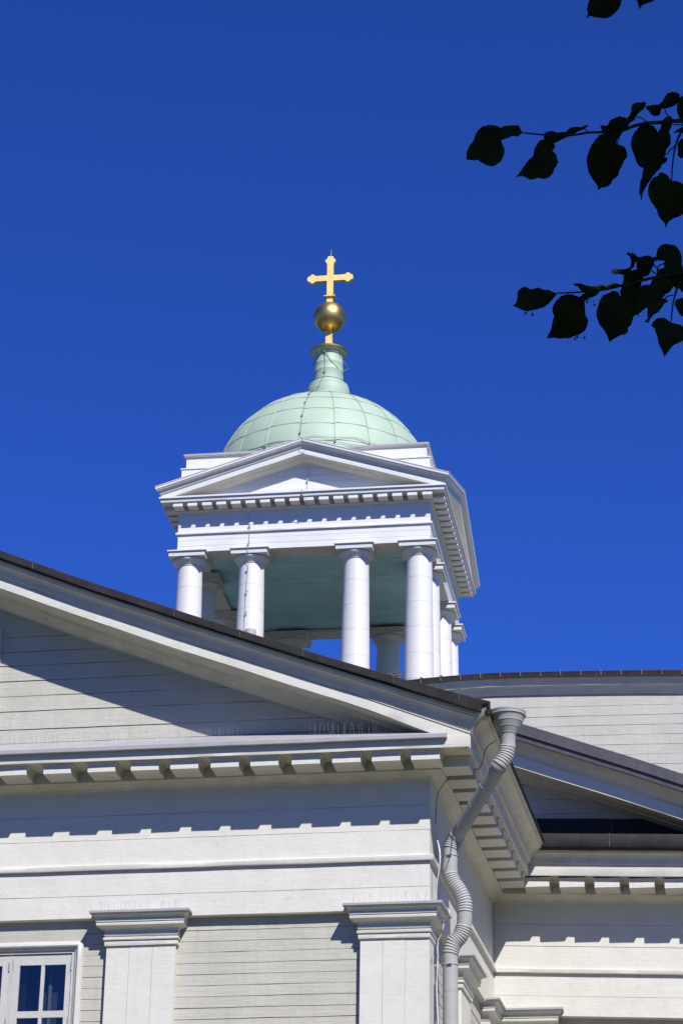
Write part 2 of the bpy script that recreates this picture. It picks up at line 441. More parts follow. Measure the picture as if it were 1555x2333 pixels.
# --- gables ---------------------------------------------------------------------
ZF = lin([(-9.76, 13.29), (-8.371, 12.729), (-7.33, 12.303), (-6.313, 11.908), (-5.32, 11.535), (-4.45, 11.215), (-3.635, 10.930), (-2.857, 10.690), (-2.3, 10.50)])
zfront = lambda x: ZF(AX + abs(x - AX)) + .043
EXT = lambda p: p if p < .505 else min(.736, .505 + (p - .505) * 2.58)
facf = lambda x: 1 + .38 * max(0, min(1, ((AX + abs(x - AX)) + 4.6) / 1.7)) ** 1.6
RK = [(.50, -.285), (.512, -.283), (.514, -.262), (.521, -.258), (.523, -.246), (.526, -.232), (.530, -.214), (.536, -.196), (.545, -.178), (.556, -.164), (.566, -.154), (.574, -.148),
      (.576, -.130), (.584, -.126), (.586, -.095), (.55, -.07)]
RKC = [(.18, -.40), (.503, -.402), (.5035, -.398), (.5035, -.286), (.40, -.28)]
RKB = [(.49, -.404), (.22, -.406), (.212, -.418), (.195, -.420), (.190, -.432), (.150, -.434), (.142, -.440), (.118, -.448), (.09, -.458), (.065, -.472), (.047, -.490), (.030, -.496), (.026, -.510), (-.02, -.514)]
usf = [AX - (12.32 / 2) + 12.32 * i / 78 for i in range(79)]
usf = sorted(set([round(AX - 6.16 + .158 * i, 4) for i in range(78)] + [AX, AX + 6.16]))
rk = church
rake('raking_moulding', RK, zfront, usf, FRONT, M_MOULD, church, facf, 2, .003, seed=1, ext=EXT)
rake('raking_corona', RKC, zfront, usf, FRONT, M_TRIM, church, facf, 2, .004, seed=2, ext=EXT)
rake('raking_bed_moulding', RKB, zfront, usf, FRONT, M_MOULD, church, facf, 2, .003, seed=3, ext=EXT)
rf = rake('roof_edge', [(.54, -.07), (.600, -.082), (.646, -.088), (.654, -.086), (.656, -.080), (.658, -.004), (.655, .0), (.5, .03), (.2, .03)], zfront, usf, FRONT, M_ROOFD, church,
     lambda x: 1 + .8 * max(0, min(1, ((AX + abs(x - AX)) + 3.9) / 1.0)), 2, .003, seed=4, ext=EXT, smooth=12)
sm = MB()
for x in (-8.0, -6.35, -5.6, -4.9, -3.9, -3.2):
    sm = MB(); z = zfront(x); sm.tube([FRONT.pos(x, .659, z - .08), FRONT.pos(x, .659, z + .002), FRONT.pos(x, .5, z + .032)], .004, 5); sm.build('seam', M_ROOF, rf)
tymp_zs = [10.705, 10.868, 11.086, 11.266, 11.449, 11.632, 11.80, 11.982, 12.17, 12.36, 12.55, 12.74, 12.93]
boards('tympanum', FRONT, AX - 5.9, -3.72, tymp_zs, 0, M_SIDING, church, clip=lambda u: zfront(u) - .40, seed=21, gap=.005, tilt=.007)
cs = MB(); cs.fbox(FRONT, -11.02, -8.50, -.01, .035, 10.72, 12.10); cs.fbox(FRONT, -11.05, -8.515, .0, .05, 12.085, 12.112)
cs.build('tympanum_casing', M_SIDING, church)
# gable of the wide body behind
ZB = lin([(-9.76, 14.62), (-3.003, 12.188), (-2.412, 11.972), (-1.738, 11.727), (-1.041, 11.458), (1.27, 10.58)])
zbody = lambda x: ZB(AX + abs(x - AX))
BODY = Fr((0, 31), (1, 0))
usb = sorted(set([round(AX - 10.29 + .206 * i, 4) for i in range(100)] + [AX, AX + 10.29]))
rake('raking_moulding', [(.50, -.375), (.517, -.372), (.519, -.355), (.534, -.350), (.538, -.335), (.545, -.318), (.565, -.295), (.595, -.270), (.625, -.255), (.645, -.25), (.65, -.235), (.664, -.230), (.666, -.215), (.6, -.2)], zbody, usb, BODY, M_MOULD, church, None, 2, .003, seed=11)
rake('raking_corona', [(.18, -.53), (.503, -.532), (.5035, -.528), (.5035, -.377), (.40, -.37)], zbody, usb, BODY, M_TRIM, church, None, 2, .003, seed=12)
rake('raking_bed_moulding', [(.49, -.534), (.2, -.536), (.195, -.548), (.15, -.550), (.13, -.556), (.09, -.562), (.05, -.568), (.03, -.572), (.026, -.580), (-.02, -.582)], zbody, usb, BODY, M_MOULD, church, None, 2, .003, seed=13)
rf2 = rake('roof_edge', [(.58, -.20), (.668, -.215), (.672, -.222), (.700, -.226), (.705, -.222), (.708, -.150), (.722, -.152), (.731, -.146), (.734, -.006), (.729, .0), (.5, .03), (.2, .03)], zbody, usb, BODY, M_ROOF, church, None, 2, .003, seed=14)
sm = MB()
for x in (-2.72, -1.9, -1.14, -.3):
    sm = MB(); z = zbody(x); sm.tube([BODY.pos(x, .737, z - .145), BODY.pos(x, .737, z + .002), BODY.pos(x, .6, z + .03)], .004, 5); sm.build('seam', M_ROOF, rf2)
boards('tympanum', BODY, AX - 10.2, .5, list(np.arange(10.85, 14.6, .19)), 0, M_SIDING, church, clip=lambda u: zbody(u) - .50, seed=31, step=.3)
# roofs
def roof(name, xs, zf, y0, y1, th=.05, m=M_ROOF, seams=None):
    vs = []; fs = []
    for x in xs:
        z = zf(x); vs += [(x, y0, z + .028), (x, y1, z + .028), (x, y0, z - .03), (x, y1, z - .03)]
    for i in range(len(xs) - 1):
        a = 4 * i; fs += [(a, a + 1, a + 5, a + 4), (a + 2, a + 3, a + 7, a + 6), (a, a + 2, a + 6, a + 4), (a + 1, a + 3, a + 7, a + 5)]
    fs += [(0, 1, 3, 2)]; a = 4 * (len(xs) - 1); fs += [(a, a + 1, a + 3, a + 2)]
    o = mesh_obj(name, vs, fs, m, church)
    return o
rfa = roof('roof', [x for x in usf if abs(x - AX) < 6.8] + [-2.90], zfront, 25.5, 31.6)
rfb = roof('roof', usb + [1.2], zbody, 30.5, 46.4)
sb = MB()
for k in range(9):
    y = 25.9 + .62 * k; sb = MB()
    sb.tube([(x, y, zfront(x) + .035) for x in usf[::6] + [-2.95]], .012, 5)
    sb.build('standing_seam', M_ROOF, rfa)
sb = MB()
for k in range(25):
    y = 31 + .62 * k; sb = MB()
    sb.tube([(x, y, zbody(x) + .035) for x in usb[::9] + [1.1]], .012, 5)
    sb.build('standing_seam', M_ROOF, rfb)

# --- lower walls, pilasters, window ------------------------------------------------
WP = -.08
wz = [8.684 - .143 + .1195 * i for i in range(-72, 2)]
wz = [z for z in wz if z > .9] ; wz[-1] = 8.69
plz = sorted(z for z in wz if z < 8.47 or z > 8.68)
win = (-8.965, -7.36, 5.6, 8.46)
boards('front_wall', FRONT, -15.8, -8.965, wz, WP, M_SIDING, church, seed=41, step=.2)
boards('front_wall', FRONT, -7.358, -3.65, wz, WP, M_SIDING, church, seed=42, step=.13)
boards('front_wall', FRONT, -8.964, -7.360, [z for z in wz if z < 5.6], WP, M_SIDING, church, seed=43)
boards('side_wall', SIDE, .1, 5.0, wz, WP, M_SIDING, church, seed=44)
boards('side_wall', WING, -3.55, .45, wz, WP, M_SIDING, church, seed=45)
hb = MB(); hb.fbox(FRONT, -9.0, -7.352, WP - .02, WP + .006, 8.452, 8.689); hb.build('head_board', M_SIDING, church)
base = MB(); base.fbox(FRONT, -15.9, -3.6, -.3, .1, 0, .92); base.fbox(SIDE, -.08, 5, -.3, .1, 0, .92); base.fbox(WING, -3.48, .53, -.3, .1, .0, 1.05)
base.build('stone_plinth', mat('granite', (.25, .24, .23), .8, var=.2, vscale=20, bump=.01), church)
core = MB(); core.box(((AX), 28.9, 5.0), (11.9, 5.2, 9.9)); core.box((AX, 38.8, 5.2), (20.2, 14.8, 10.2))
core.build('wall_core', M_DARK, church)

CAPP = [(.001, 8.372), (.018, 8.376), (.021, 8.382), (.021, 8.418), (.006, 8.424), (.006, 8.430), (.030, 8.434), (.034, 8.440), (.034, 8.462), (.012, 8.470), (.012, 8.478),
        (.026, 8.482), (.030, 8.490), (.030, 8.505), (.022, 8.515), (.024, 8.535), (.036, 8.553), (.060, 8.566), (.088, 8.573), (.101, 8.580), (.104, 8.600), (.096, 8.610), (.096, 8.616), (.108, 8.619), (.110, 8.640),
        (.104, 8.646), (.108, 8.660), (.120, 8.676), (.138, 8.687), (.142, 8.700)]
CAPL = [(.10, 8.698), (.166, 8.700), (.170, 8.703), (.170, 8.726), (.162, 8.732), (-.01, 8.742)]
def capital(fr, u0, u1, depth, parent, open_left=False, wrap_right=True, name='capital', seed=0):
    """moulded capital round three sides of a pilaster"""
    P = fr.pos
    pts = []
    if not open_left: pts.append(P(u0, -depth, 0))
    else: pts.append(P(u0, 0, 0) - fr.D * .0)
    if not open_left: pts.append(P(u0, 0, 0))
    pts.append(P(u1, 0, 0))
    if wrap_right: pts.append(P(u1, -depth, 0))
    path = [(v.x, v.y, 0) for v in pts]
    c = sweep(name, CAPP, path, M_TRIM, parent, wob=.002, seg=.1, smooth=30, seed=seed)
    sweep('cap_flashing', CAPL, path, M_FLASH, c, wob=.001, seg=.2, smooth=0)
    return c
def spikes(fr, u0, u1, p, z, n, parent, rows=2, seed=0, h=.11, zf=None, lean=.25):
    rnd = random.Random(seed); mb = MB()
    for i in range(n):
        u = u0 + (u1 - u0) * (i + rnd.uniform(.1, .9)) / n
        zz = z + (zf(u) if zf else 0)
        a = rnd.uniform(-lean, lean); b = rnd.uniform(-.1, .3); hh = h * rnd.uniform(.8, 1.08)
        mb.tube([fr.pos(u, p, zz - .012), fr.pos(u + a * hh, p + b * hh, zz + hh)], .0014, 3)
    return mb.build('bird_spikes', M_STEEL, parent)
def pilaster(fr, u0, u1, depth, seed, side_only=False, **kw):
    mb = MB(); vboards(mb, fr, u0, u1, 3, .92, 8.376, 0, seed=seed)
    o = mb.build('pilaster', M_TRIM, church)
    capital(fr, u0, u1, depth, o, seed=seed, **kw)
    return o
p1 = pilaster(FRONT, -7.085, -6.327, .09, 1)
# corner pilaster wraps round the corner
mb = MB(); vboards(mb, FRONT, -4.335, -3.618, 3, .92, 8.376, -.001, seed=2)
mb.fbox(SIDE, -.0, .30, -.4, -.003, .92, 8.376)
p2 = mb.build('pilaster', M_TRIM, church)
c2 = sweep('capital', CAPP, [(-4.335, 26.09, 0), (-4.335, 26, 0), (-3.612, 26, 0), (-3.605, 26.32, 0), (-3.72, 26.32, 0)], M_TRIM, p2, wob=.002, seg=.1, smooth=30, seed=5)
sweep('cap_flashing', CAPL, [(-4.335, 26.09, 0), (-4.335, 26, 0), (-3.612, 26, 0), (-3.605, 26.32, 0), (-3.72, 26.32, 0)], M_FLASH, c2, wob=.001, smooth=0)
pilaster(SIDE, 2.27, 2.99, .09, 3)
pilaster(SIDE, 4.42, 4.98, .09, 4, wrap_right=False)
pilaster(WING, -3.48, -2.80, .09, 6, open_left=True)
for k in (-9.6 - .76 + .05, -13.0 - .2, -15.92 + .02):
    pilaster(FRONT, k, k + .74, .09, 7)
spikes(FRONT, -7.18, -6.62, .06, 8.745, 26, p1, seed=1)
spikes(FRONT, -6.52, -6.28, .06, 8.745, 14, p1, seed=2)
spikes(FRONT, -4.42, -3.60, .06, 8.745, 22, p2, seed=3)
zsl = lambda p: 10.705 - (10.705 - 10.443) * p / .556
k = 0; u = -8.9
while u < -3.9:
    L = .62; q = u + L
    if q > -3.72: q = -3.72
    if not (-5.35 < (u + q) / 2 < -5.1):
        spikes(FRONT, u, q, .40, zsl(.40) + .02, 24 if u < -6 else 15, church, seed=50 + k, h=.125, lean=.18)
    u = q + .05; k += 1

# window
W0, W1 = -8.963, -7.357
wb = bpy.data.objects
fm = MB()
CAS = [(.0, 0), (.0, .018), (.012, .03), (.03, .045), (.05, .05), (.062, .044), (.066, .030), (.078, .022), (.084, .022), (.090, .010), (.100, .006), (.100, -.05)]
# casing: profile (inwards, outwards p) swept over the head and the jambs
def casing_row(u, z, su, sz):
    return [FRONT.pos(u + su * a, WP + b, z - sz * a) for a, b in CAS]
rows = [casing_row(W1, 5.5, -1, 0), casing_row(W1, 8.46, -1, 1), casing_row(W0, 8.46, 1, 1), casing_row(W0, 5.5, 1, 0)]
vs = []; fs = []
rr = []
for i in range(3):
    kk = 14
    for j in range(kk):
        rr.append([a.lerp(b, j / kk) for a, b in zip(rows[i], rows[i + 1])])
rr.append(rows[3])
for r in rr: vs += r
nn = len(CAS)
for i in range(len(rr) - 1):
    for j in range(nn - 1):
        a = i * nn + j; fs.append((a, a + 1, a + 1 + nn, a + nn))
M_WINF = mat('window_paint', (.47, .46, .41), .55, var=.06, vscale=6, dirt=.7, bump=.003, bscale=20, cracks=.3)
window = mesh_obj('window', vs, fs, M_WINF, church, 35)
fm.fbox(FRONT, W0 + .10, W0 + .125, WP - .12, WP - .0, 5.5, 8.36); fm.fbox(FRONT, W1 - .125, W1 - .10, WP - .12, WP, 5.5, 8.36); fm.fbox(FRONT, W0 + .125, W1 - .125, WP - .12, WP, 8.335, 8.36)
fm.fbox(FRONT, -8.172, -8.150, WP - .10, WP - .012, 5.5, 8.334)
fm.build('frame', M_WINF, window)
def casement(u0, u1, ga, gb):
    mb = MB()
    z1 = 8.330; zt = 8.215
    mb.fbox(FRONT, u0, ga, WP - .055, WP - .015, 5.5, z1); mb.fbox(FRONT, gb, u1, WP - .055, WP - .015, 5.5, z1)
    mb.fbox(FRONT, ga, gb, WP - .054, WP - .016, zt, z1 - .002)
    mid = (ga + gb) / 2
    mb.fbox(FRONT, mid - .018, mid + .018, WP - .05, WP - .018, 5.5, zt)
    for zc in (7.68, 7.12, 6.56, 6.0):
        mb.fbox(FRONT, ga, mid - .018, WP - .05, WP - .017, zc - .036, zc + .036)
        mb.fbox(FRONT, mid + .018, gb, WP - .05, WP - .017, zc - .036, zc + .036)
    c = mb.build('casement', M_WINF, window)
    mb = MB()
    for zc in (8.26, 7.66, 7.0): mb.fbox(FRONT, u1 - .012, u1 + .004, WP - .016, WP - .004, zc - .05 - .06, zc + .05 - .06)
    mb.fbox(FRONT, u0 + .01, u0 + .018, WP - .015, WP - .011, z1 - .17, z1 - .06)
    mb.build('hinge', M_FLASH, c)
    z0 = 5.5
    for a, b in ((ga, mid - .018), (mid + .018, gb)):
        for za, zb in ((7.716, zt), (7.156, 7.644), (6.596, 7.084), (6.036, 6.524)):
            v = [FRONT.pos(uu, WP - .036, zz) for uu, zz in ((a, za), (b, za), (b, zb), (a, zb))]
            mesh_obj('pane', v, [(0, 1, 2, 3)], M_GLASS, c)
casement(-8.148, -7.484, -8.062, -7.548)
casement(-8.836, -8.174, -8.772, -8.256)
rm = MB(); rm.fbox(FRONT, W0 + .12, W1 - .12, WP - .42, WP - .40, 5.5, 8.4)
rm.fbox(FRONT, -7.60, -7.50, WP - .18, WP - .16, 5.5, 8.3); rm.fbox(FRONT, -8.10, -8.02, WP - .18, WP - .16, 5.5, 8.3); rm.fbox(FRONT, -7.77, -7.735, WP - .18, WP - .165, 5.5, 8.3)
rm.build('inner_sash', mat('inner_sash_paint', (.10, .10, .10), .6), window)

# --- downpipe -------------------------------------------------------------------
PY = 26.12
pl = [(1150, 1722), (1138, 1742), (1036, 1912), (1026, 1935), (1024.5, 1960), (1024.5, 1990), (1032, 2010), (1047, 2033), (1056, 2055), (1057.5, 2080), (1056, 2110), (1048, 2132), (1033, 2150), (1025, 2175), (1025, 2200), (1025.5, 2333)]
PY2 = 26.42
W_ = [at_y(x, y, 25.80 if y < 1800 else PY2) for x, y in [(1155, 1668), (1155, 1700)] + pl]
WS = W_[:4] + [W_[3].lerp(W_[4], .06), W_[3].lerp(W_[4], .5), W_[3].lerp(W_[4], .94)] + W_[4:]
foot = Vector((W_[-1].x + .005, PY2, .35))
def catmull(P, n=8):
    out = []
    for i in range(len(P) - 1):
        p0, p1, p2, p3 = P[max(i - 1, 0)], P[i], P[i + 1], P[min(i + 2, len(P) - 1)]
        m1 = (p2 - p0) * .5; m2 = (p3 - p1) * .5
        # limit tangents so long straight legs stay straight
        L = (p2 - p1).length
        if m1.length > L: m1 = m1.normalized() * L
        if m2.length > L: m2 = m2.normalized() * L
        for j in range(n):
            t = j / n; t2 = t * t; t3 = t2 * t
            out.append(p1 * (2 * t3 - 3 * t2 + 1) + m1 * (t3 - 2 * t2 + t) + p2 * (-2 * t3 + 3 * t2) + m2 * (t3 - t2))
    out.append(P[-1]); return out
pr_ = .081
pts = catmull(WS, 10) + [foot]
mb = MB(); mb.tube(pts, pr_, 28)
down = mb.build('downpipe', M_PIPE, church, 40)
# ribbed elbows: rings of crimped sheet along the curved stretches
FULL = catmull(WS, 10)
def elbow(i0, i1, n, name='elbow'):
    seg = FULL[i0 * 10:i1 * 10 + 1]
    d = [0]
    for a, b in zip(seg, seg[1:]): d.append(d[-1] + (b - a).length)
    def atd(s):
        for i in range(len(seg) - 1):
            if d[i + 1] >= s: return seg[i].lerp(seg[i + 1], (s - d[i]) / (d[i + 1] - d[i] + 1e-9))
        return seg[-1]
    P = []; rr = []
    for i in range(n):
        s = d[-1] * i / n; L = d[-1] / n
        for f, r in ((.0, pr_ + .0015), (.45, pr_ + .008), (.70, pr_ + .008), (.92, pr_ - .001)):
            P.append(atd(s + f * L)); rr.append(r)
    m = MB(); m.tube(P, rr, 28); m.build(name, M_PIPE, down, 30)
elbow(1, 4, 10); elbow(6, 8, 8)
elbow(10, 12, 9); elbow(12, 14, 8); elbow(15, 17, 9); elbow(17, 18, 4)
col = MB()
def band(p, t, r=.088, h=.012, n=28, mb=None):
    mb.tube([p - t * h, p - t * h * .5, p + t * h * .5, p + t * h], [r - .004, r, r, r - .004], n)
dg = (W_[4] - W_[3]).normalized()
dd = (W_[5 - 1] - W_[3]).normalized()
mid = W_[3].lerp(W_[4], .5)
for P_, T_, a_, b_ in ((W_[3].lerp(W_[4], .30), dg, .0835, .006), (W_[3].lerp(W_[4], .55), dg, .083, .003), (W_[15] + Vector((0, 0, -.4)), Vector((0, 0, 1)), .0828, .004)):
    jb = MB(); band(P_, T_, a_, b_, mb=jb); jb.build('joint', M_PIPE, down, 30)
PY = PY2
for zc in (at_y(1025, 1951, PY).z, at_y(1025, 2199, PY).z, 5.9, 3.8, 1.7):
    x = W_[-1].x
    bk = MB(); band(Vector((x, PY, zc)), Vector((0, 0, 1)), .0865, .008, mb=bk)
    bk.box((x - .15, PY + .0, zc), (.15, .006, .02)); bk.box((x + .0, PY - .09, zc - .004), (.045, .012, .016))
    bk.tube([(x - .01, PY - .10, zc - .004), (x + .03, PY - .10, zc - .004)], .006, 6)
    bk.build('bracket', M_FLASH, down, 30)
fc = at_y(1155, 1640, 25.80); fx, fy = fc.x, 25.80
fz = at_y(1155, 1606, 25.8).z - .083
fn = MB()
prof = [(.083, -.40), (.083, -.27), (.086, -.262), (.098, -.245), (.098, -.240), (.128, -.185), (.132, -.183), (.132, -.178), (.158, -.125), (.162, -.123), (.162, -.118), (.186, -.062), (.192, -.058), (.199, -.050), (.199, -.030), (.194, -.028), (.194, -.022), (.199, -.019), (.199, .0), (.194, .003), (.188, .0), (.185, -.04), (.085, -.24)]
fn.lathe(prof, (fx, fy, fz), 48)
fn.build('rain_funnel', M_PIPE, down, 25)
sp = MB(); sp.box((fx - .17, fy - .0, fz - .01), (.20, .16, .05)); sp.build('gutter_outlet', M_FLASH, down)

# --- cables on the corner ------------------------------------------------------------
def cable(pts, r, m, name='cable', parent=church, n=6):
    c = MB(); c.tube(catmull([Vector(p) for p in pts], 6), r, 6); return c.build(name, m, parent, 60)
cable([at_y(1130, 1686, 25.35), at_y(1108, 1703, 25.45), at_y(1099, 1733, 25.6), at_y(1090, 1752, 25.75), at_y(1078, 1754, 25.9)], .006, M_WIRE)
cable([at_y(1020, 1772, 25.86), at_y(1003, 1797, 25.95), at_y(995, 1815, 26.0), at_y(993, 1850, 26.02), at_y(991, 1878, 26.05)], .005, M_WIRE)
cable([at_y(996, 1915, 26.05), at_y(1001, 1940, 26.0), at_y(1001, 1970, 26.0), at_y(995, 2010, 26.02), at_y(992, 2048, 26.05)], .007, M_WWIRE)
cable([at_y(1010.5, 2104, 25.95), at_y(1004, 2130, 25.97), at_y(997, 2145, 25.99), at_y(996, 2185, 26.02), at_y(994, 2245, 26.05), at_y(997, 2333, 26.05), at_y(999, 2500, 26.05)], .007, M_WWIRE)
cable([at_y(1010, 2100, 25.9), at_y(1018, 2090, 25.85), at_y(1023, 2083, 25.82), at_y(1021, 2072, 25.82), at_y(1016, 2069, 25.85)], .005, M_WWIRE)

# --- central block with the standing-seam eave -----------------------------------------
ZE = lin([(-21, 18.0), (-12.5, 18.50), (-7.0, 18.667), (-6.53, 18.708), (-6.13, 18.731), (-5.8, 18.741), (-5.2, 18.756), (-4.48, 18.745), (-3.46, 18.719), (-2.46, 18.686), (-1.5, 18.646), (1.6, 18.55)])
CBF = Fr((0, 46.24), (1, 0), lambda u: ZE(u) - 18.72)
ue = list(np.arange(-20.8, 1.75, .19))
def strip(name, prof, fr, us, m, smooth=35, parent=church, wob=.003):
    vs = []; fs = []; k = len(prof)
    for u in us:
        for i, (p, z) in enumerate(prof): vs.append(fr.pos(u, p, z + wob * nz(u * 2, i * 1.3, 2)))
    for a in range(len(us) - 1):
        for i in range(k - 1):
            q = a * k + i; fs.append((q, q + 1, q + 1 + k, q + k))
    fs += [tuple(range(k)), tuple((len(us) - 1) * k + i for i in range(k))]
    return mesh_obj(name, vs, fs, m, parent, smooth)
strip('eave_moulding', [(-.1, 18.33), (.02, 18.33), (.025, 18.345), (.04, 18.35), (.05, 18.37), (.07, 18.40), (.095, 18.43), (.10, 18.44), (.145, 18.475), (.15, 18.495), (.16, 18.50), (.165, 18.53), (.18, 18.575), (.20, 18.605), (.215, 18.612), (.218, 18.625), (.1, 18.63)], CBF, ue, M_MOULD)
es = strip('metal_eave', [(.2, 18.626), (.228, 18.628), (.238, 18.60), (.244, 18.603), (.246, 18.700), (.251, 18.715), (.245, 18.722), (-3.4, 19.60)], CBF, ue, M_ROOFD, 30)
for k in range(-38, 17):
    se = MB()
    x = -3.46 + .3865 * k * 1.0
    if x > 1.6: continue
    dz = ZE(x) - 18.72
    vsx = [(x, 46 + 0.003 - .008, 18.625 + dz), (x, 45.992, 18.735 + dz), (x, 46.05, 18.76 + dz), (x, 49.6, 19.64 + dz)]
    se.tube(vsx, .017, 5)
    se.build('standing_seam', M_ROOF, es)
boards('central_block_wall', Fr((0, 46.24), (1, 0), lambda u: (ZE(u) - 18.72) * .5), -20.2, 1.1, [16.115 + .1974 * i for i in range(11)] + [18.34], 0, M_SIDING, church, seed=71, step=.25, gap=.006)
cb = MB(); cb.box((AX, 52.9, 15.1), (20.6, 13.2, 6.4)); cb.box((AX, 52.9, 19.0), (8.2, 8.2, 1.2)); cb.build('central_block', M_SIDING, church)
vp = at_y(570, 1445, 40); vt = MB(); vt.lathe([(.07, -1.2), (.07, -.06), (.10, -.05), (.10, .06), (.095, .075), (.0, .08)], (vp.x, 40, vp.z), 20); vt.build('vent_pipe', M_PIPE, church, 30)

# ------------------------------------------------------------------ belfry
TX, TY, H = AX, 52.785, 2.785
TA = .016
def tw(x, y, z=0):
    c, s = math.cos(TA), math.sin(TA)
    return Vector((TX + c * x - s * y, TY + s * x + c * y, z))
SQ = [(-H, -H), (H, -H), (H, H), (-H, H)]
TPATH = [(tw(x, y).x, tw(x, y).y, 0) for x, y in SQ]
def sideframe(k, h=H):
    a = TA + k * math.pi / 2
    D = (math.cos(a), math.sin(a)); Nn = (D[1], -D[0])
    return Fr((TX + Nn[0] * h, TY + Nn[1] * h), D)
TF = [sideframe(k) for k in range(4)]
ZA = 23.36
sweep('architrave', [(-.52, ZA + .06), (-.52, ZA - .0), (-.27, ZA), (-.262, ZA + .008), (-.254, ZA), (-.0, ZA), (0, 23.768)], TPATH, M_TOWM, church, closed=True, wob=.002)
for k in (0, 1, 2, 3):
    boards('architrave_plank', TF[k], -H, H, [ZA + .002, 23.50, 23.635, 23.766], .004, M_TOW, church, thick=.006, gap=.003, tilt=.001, seed=80 + k, step=.3, jit=.0006)
    boards('frieze', TF[k], -H, H, [23.826, 23.955, 24.11, 24.268], .004, M_TOW, church, thick=.006, gap=.003, tilt=.001, seed=90 + k, step=.3, jit=.0006)
sweep('fillet_band', [(-.02, 23.768), (.042, 23.770), (.046, 23.776), (.046, 23.815), (.04, 23.822), (-.02, 23.828)], TPATH, M_TOW, church, closed=True, wob=.002)
sweep('frieze_core', [(-.02, 23.82), (-.008, 23.82), (-.008, 24.27), (-.02, 24.27)], TPATH, M_TOW, church, closed=True, wob=0)
TBED = [(-.02, 24.262), (.010, 24.264), (.012, 24.274), (.022, 24.278), (.026, 24.290), (.038, 24.302), (.055, 24.310), (.062, 24.314), (.064, 24.326), (.066, 24.430), (.32, 24.434), (.325, 24.428), (.338, 24.427)]
sweep('cornice', TBED + [(.340, 24.431), (.340, 24.510), (.30, 24.515), (-.02, 24.515)], TPATH, M_TOWM, church, closed=True, wob=.002)
sweep('corona', [(.33, 24.4265), (.3435, 24.428), (.345, 24.432), (.345, 24.512), (.33, 24.514)], TPATH, M_TOW, church, closed=True, wob=.003)
sweep('gutter_strip', [(.34, 24.508), (.378, 24.510), (.380, 24.514), (.380, 24.548), (.374, 24.553), (0, 24.60)], TPATH, M_SHEET, church, closed=True, wob=.001, smooth=0)
MODT = modillion_mesh(.215, .066, .318, 24.328, 24.433, .008); MODT.materials.append(M_TOW)
for k in (0, 1, 3):
    for i in range(18):
        put_mod(MODT, TF[k], -2.755 + .3235 * i + .005, church, .002)
# pediments on the four sides
zt_ = lambda u: 25.779 - .311 * abs(u)
TRK = [(.345, -.205), (.352, -.203), (.354, -.190), (.364, -.186), (.367, -.172), (.374, -.155), (.388, -.137), (.405, -.122), (.420, -.112), (.428, -.105), (.430, -.092), (.438, -.088), (.440, -.07), (.40, -.05)]
TRC = [(.10, -.325), (.341, -.326), (.3415, -.322), (.3415, -.207), (.28, -.2)]
TRB = [(.33, -.328), (.15, -.330), (.145, -.340), (.11, -.343), (.085, -.350), (.05, -.362), (.03, -.38), (.015, -.385), (.012, -.395), (-.02, -.398)]
TRM = [(.30, -.05), (.438, -.066), (.446, -.070), (.452, -.066), (.455, -.012), (.463, -.010), (.466, .006), (.455, .012), (-.2, .03)]
ust = [-H + 2 * H * i / 36 for i in range(37)]
for k in range(4):
    rake('raking_moulding', TRK, zt_, ust, TF[k], M_TOWM, church, None, 2, .002, seed=k)
    rake('raking_corona', TRC, zt_, ust, TF[k], M_TOW, church, None, 2, .002, seed=k)
    rake('raking_bed_moulding', TRB, zt_, ust, TF[k], M_TOWM, church, None, 2, .002, seed=k)
    rake('roof_edge', TRM, zt_, ust, TF[k], M_SHEET, church, None, 2, .0015, seed=k)
    boards('tympanum', TF[k], -H + .1, H - .1, [24.58 + .165 * i for i in range(8)], 0, M_TOW, church, clip=lambda u: zt_(u) - .34, step=.14, thick=.006, gap=.003, tilt=.001, seed=100 + k)
# attic
def sq(h): return [(tw(x * h, y * h).x, tw(x * h, y * h).y, 0) for x, y in ((-1, -1), (1, -1), (1, 1), (-1, 1))]
at1 = sweep('attic', [(-.5, 24.55), (-.012, 24.55), (-.012, 25.368), (.010, 25.370), (.012, 25.392), (-.05, 25.40), (-.092, 25.405), (-.092, 25.70), (-.05, 25.703), (-.045, 25.712), (-.045, 25.752), (-.055, 25.760), (-1.2, 25.80)], sq(H), M_SHEET, church, closed=True, wob=.003, seg=.5, smooth=0)
lipm = sweep('attic_lip', [(-.08, 25.7015), (-.043, 25.703), (-.038, 25.712), (-.038, 25.757), (-.055, 25.765), (-.6, 25.79)], sq(H), M_FLASH, at1, closed=True, wob=.002, smooth=0)
cp_ = MB(); cp_.add([tw(x * 1.6, y * 1.6, 25.79) for x, y in ((-1, -1), (1, -1), (1, 1), (-1, 1))], [(0, 1, 2, 3)]); cp_.build('attic_top', M_SHEET, church)
# ceiling
cl = MB(); q_ = H - .52
for i in range(29):
    a = -q_ + 2 * q_ * i / 29; b = a + 2 * q_ / 29 - .006
    c0 = 23.432 + random.uniform(-.0015, .0015)
    vv = [tw(-q_ - .05, a, c0), tw(q_ + .05, a, c0), tw(q_ + .05, b, c0), tw(-q_ - .05, b, c0)] + [tw(x_, y_, c0 + .02) for x_, y_ in ((-q_ - .05, a), (q_ + .05, a), (q_ + .05, b), (-q_ - .05, b))]
    cl.add(vv, [(0, 1, 2, 3), (4, 5, 6, 7), (0, 1, 5, 4), (3, 2, 6, 7)])
cl.box(tw(0, 0, 23.475), (5.0, 5.0, .03)); cl.build('belfry_ceiling', M_TEAL, church)
